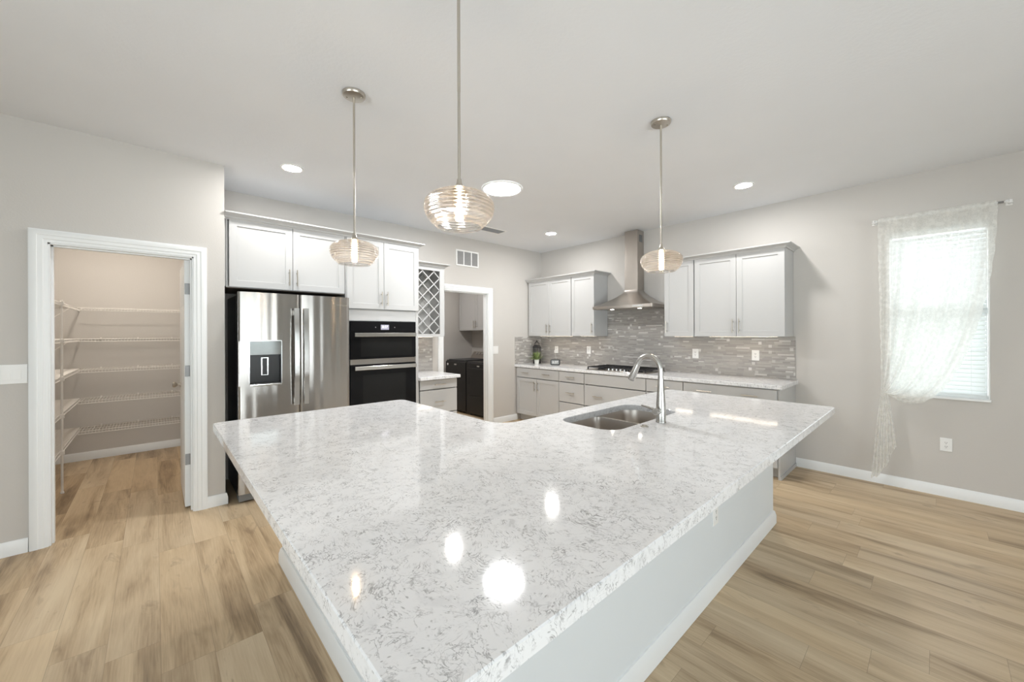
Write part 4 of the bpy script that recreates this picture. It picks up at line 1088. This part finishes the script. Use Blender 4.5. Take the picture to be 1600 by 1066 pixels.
for z in SHZ: mb.box(-.619, -.591, -5.6435, -5.617, z-.032, z+.008, .003)
obj('clips', mb, 'wire', pole); obj('foot', MB().lathe([(.013, .0005), (.013, .012), (.009, .02)], (-.605, -5.632, 0), 12), 'wire', pole)

# pantry door, swung in against the right-hand side
dn = MB(); dy0, dy1, dx1, dx0 = -4.838, -4.803, .556, -.186
FD = lambda u, v, d: (u, dy0-d, v)
dn.box(dx0, dx1, dy0+.004, dy1, .012, 2.036, .001)
dn.box(dx0, dx1, dy0, dy0+.004, .012, 2.036, .0005)
door = struct('door_1', dn, 'trim')
mb = MB(FD)
for z0, z1 in ((.20, .85), (.97, 1.55), (1.67, 1.92)):
    for u0, u1 in ((dx0+.10, (dx0+dx1)/2-.05), ((dx0+dx1)/2+.05, dx1-.10)):
        mb.loft([rect(u0, u1, z0, z1, .0002), rect(u0+.012, u1-.012, z0+.012, z1-.012, .005), rect(u0+.03, u1-.03, z0+.03, z1-.03, .002)])
obj('raised_panels', mb, 'trim', door)
for z in (1.80, 1.125, .40):
    mb = MB(); mb.box(dx1, dx1+.0025, dy0+.002, dy1-.001, z-.045, z+.045, .001); mb.tube([(dx1+.006, dy1+.004, z-.046), (dx1+.006, dy1+.004, z+.046)], .0055, 10)
    mb.box(dx1+.002, dx1+.012, dy1-.002, dy1+.007, z-.044, z+.044)
    obj('hinge', mb, 'hingemetal', door)
kb = MB()
for s, y in ((-1, dy0), (1, dy1)):
    kb.tube([(dx0+.065, y, .955), (dx0+.065, y+s*.006, .955)], .026, 16); kb.tube([(dx0+.065, y+s*.004, .955), (dx0+.065, y+s*.022, .955), (dx0+.065, y+s*.030, .955), (dx0+.065, y+s*.046, .955), (dx0+.065, y+s*.056, .955), (dx0+.065, y+s*.060, .955)], [.009, .009, .020, .027, .022, .006], 16)
obj('knob', kb, 'nickel', door)

# ------------------------------------------------------------------ laundry
lc = cabinet('laundry_cabinet', 'two door wall cabinet in the laundry room over the machines', 'cabinet', on_right(-.15), -1.835, -.20, 1.485, 2.30, .31,
        doors=[(-1.832, -1.292, 1.488, 2.296, 'rb'), (-1.288, -.748, 1.488, 2.296, 'lb'), (-.744, -.204, 1.488, 2.296, 'lb')])
def machine(name, label, x0, x1, is_dryer):
    t = thing(name, label, 'dryer' if is_dryer else 'washing machine', ((x0+x1)/2, -.62, 0))
    obj('body', MB().box(x0, x1, -.965, -.27, .02, .935, .008), 'black', t)
    fp = obj('front_panel', MB().box(x0+.004, x1-.004, -.988, -.962, .05, .915, .006), 'black', t)
    for x in (x0+.06, x1-.06):
        for y in (-.92, -.33): obj('foot', MB().lathe([(.02, 0), (.02, .024)], (x, y, 0), 12), 'greyplastic', t)
    mb = MB(); mb.loft([[(x, -.42, .936), (x, -.28, .936), (x, -.28, 1.07), (x, -.33, 1.07), (x, -.40, .985)] for x in (x0+.01, x1-.01)])
    cons = obj('console', mb, 'steelhood', t)
    for k in range(4):
        xk = x0+.16+k*.09; c0 = Vector((xk, -.365, 1.028)); n = Vector((0, -.085, .07)).normalized()
        obj('knob', MB().tube([tuple(c0-n*.004), tuple(c0+n*.02)], .018, 12), 'chrome', cons)
    obj('badge', MB().box((x0+x1)/2-.035, (x0+x1)/2+.035, -.9905, -.9875, .855, .877, .001), 'chrome', fp)
    if is_dryer:
        dd = obj('door', MB().box(x0+.07, x1-.07, -.998, -.988, .36, .83, .004), 'black', t)
        obj('door_recess', MB().lathe([(.03, 0), (.03, .001)], (0, 0, 0), 16) if False else MB().box(x0+.085, x0+.115, -.9990, -.9975, .54, .66, .0004), 'blackmatte', dd)
        obj('kick_panel', MB().box(x0+.03, x1-.03, -.991, -.988, .07, .34, .001), 'black', t)
    else:
        obj('lid', MB().box(x0+.05, x1-.05, -.95, -.44, .935, .950, .005), 'dark', t)
        obj('maker_sticker', MB(on_right()).lathe([(.022, 0), (.022, .001)], (x0+.07, .86, .9882), 18), 'plastic', fp)
    return t
machine('washing_machine', 'black top load washer in the laundry room, left of the dryer', -1.545, -.905, False)
machine('clothes_dryer', 'black front load dryer just inside the laundry doorway', -.888, -.20, True)
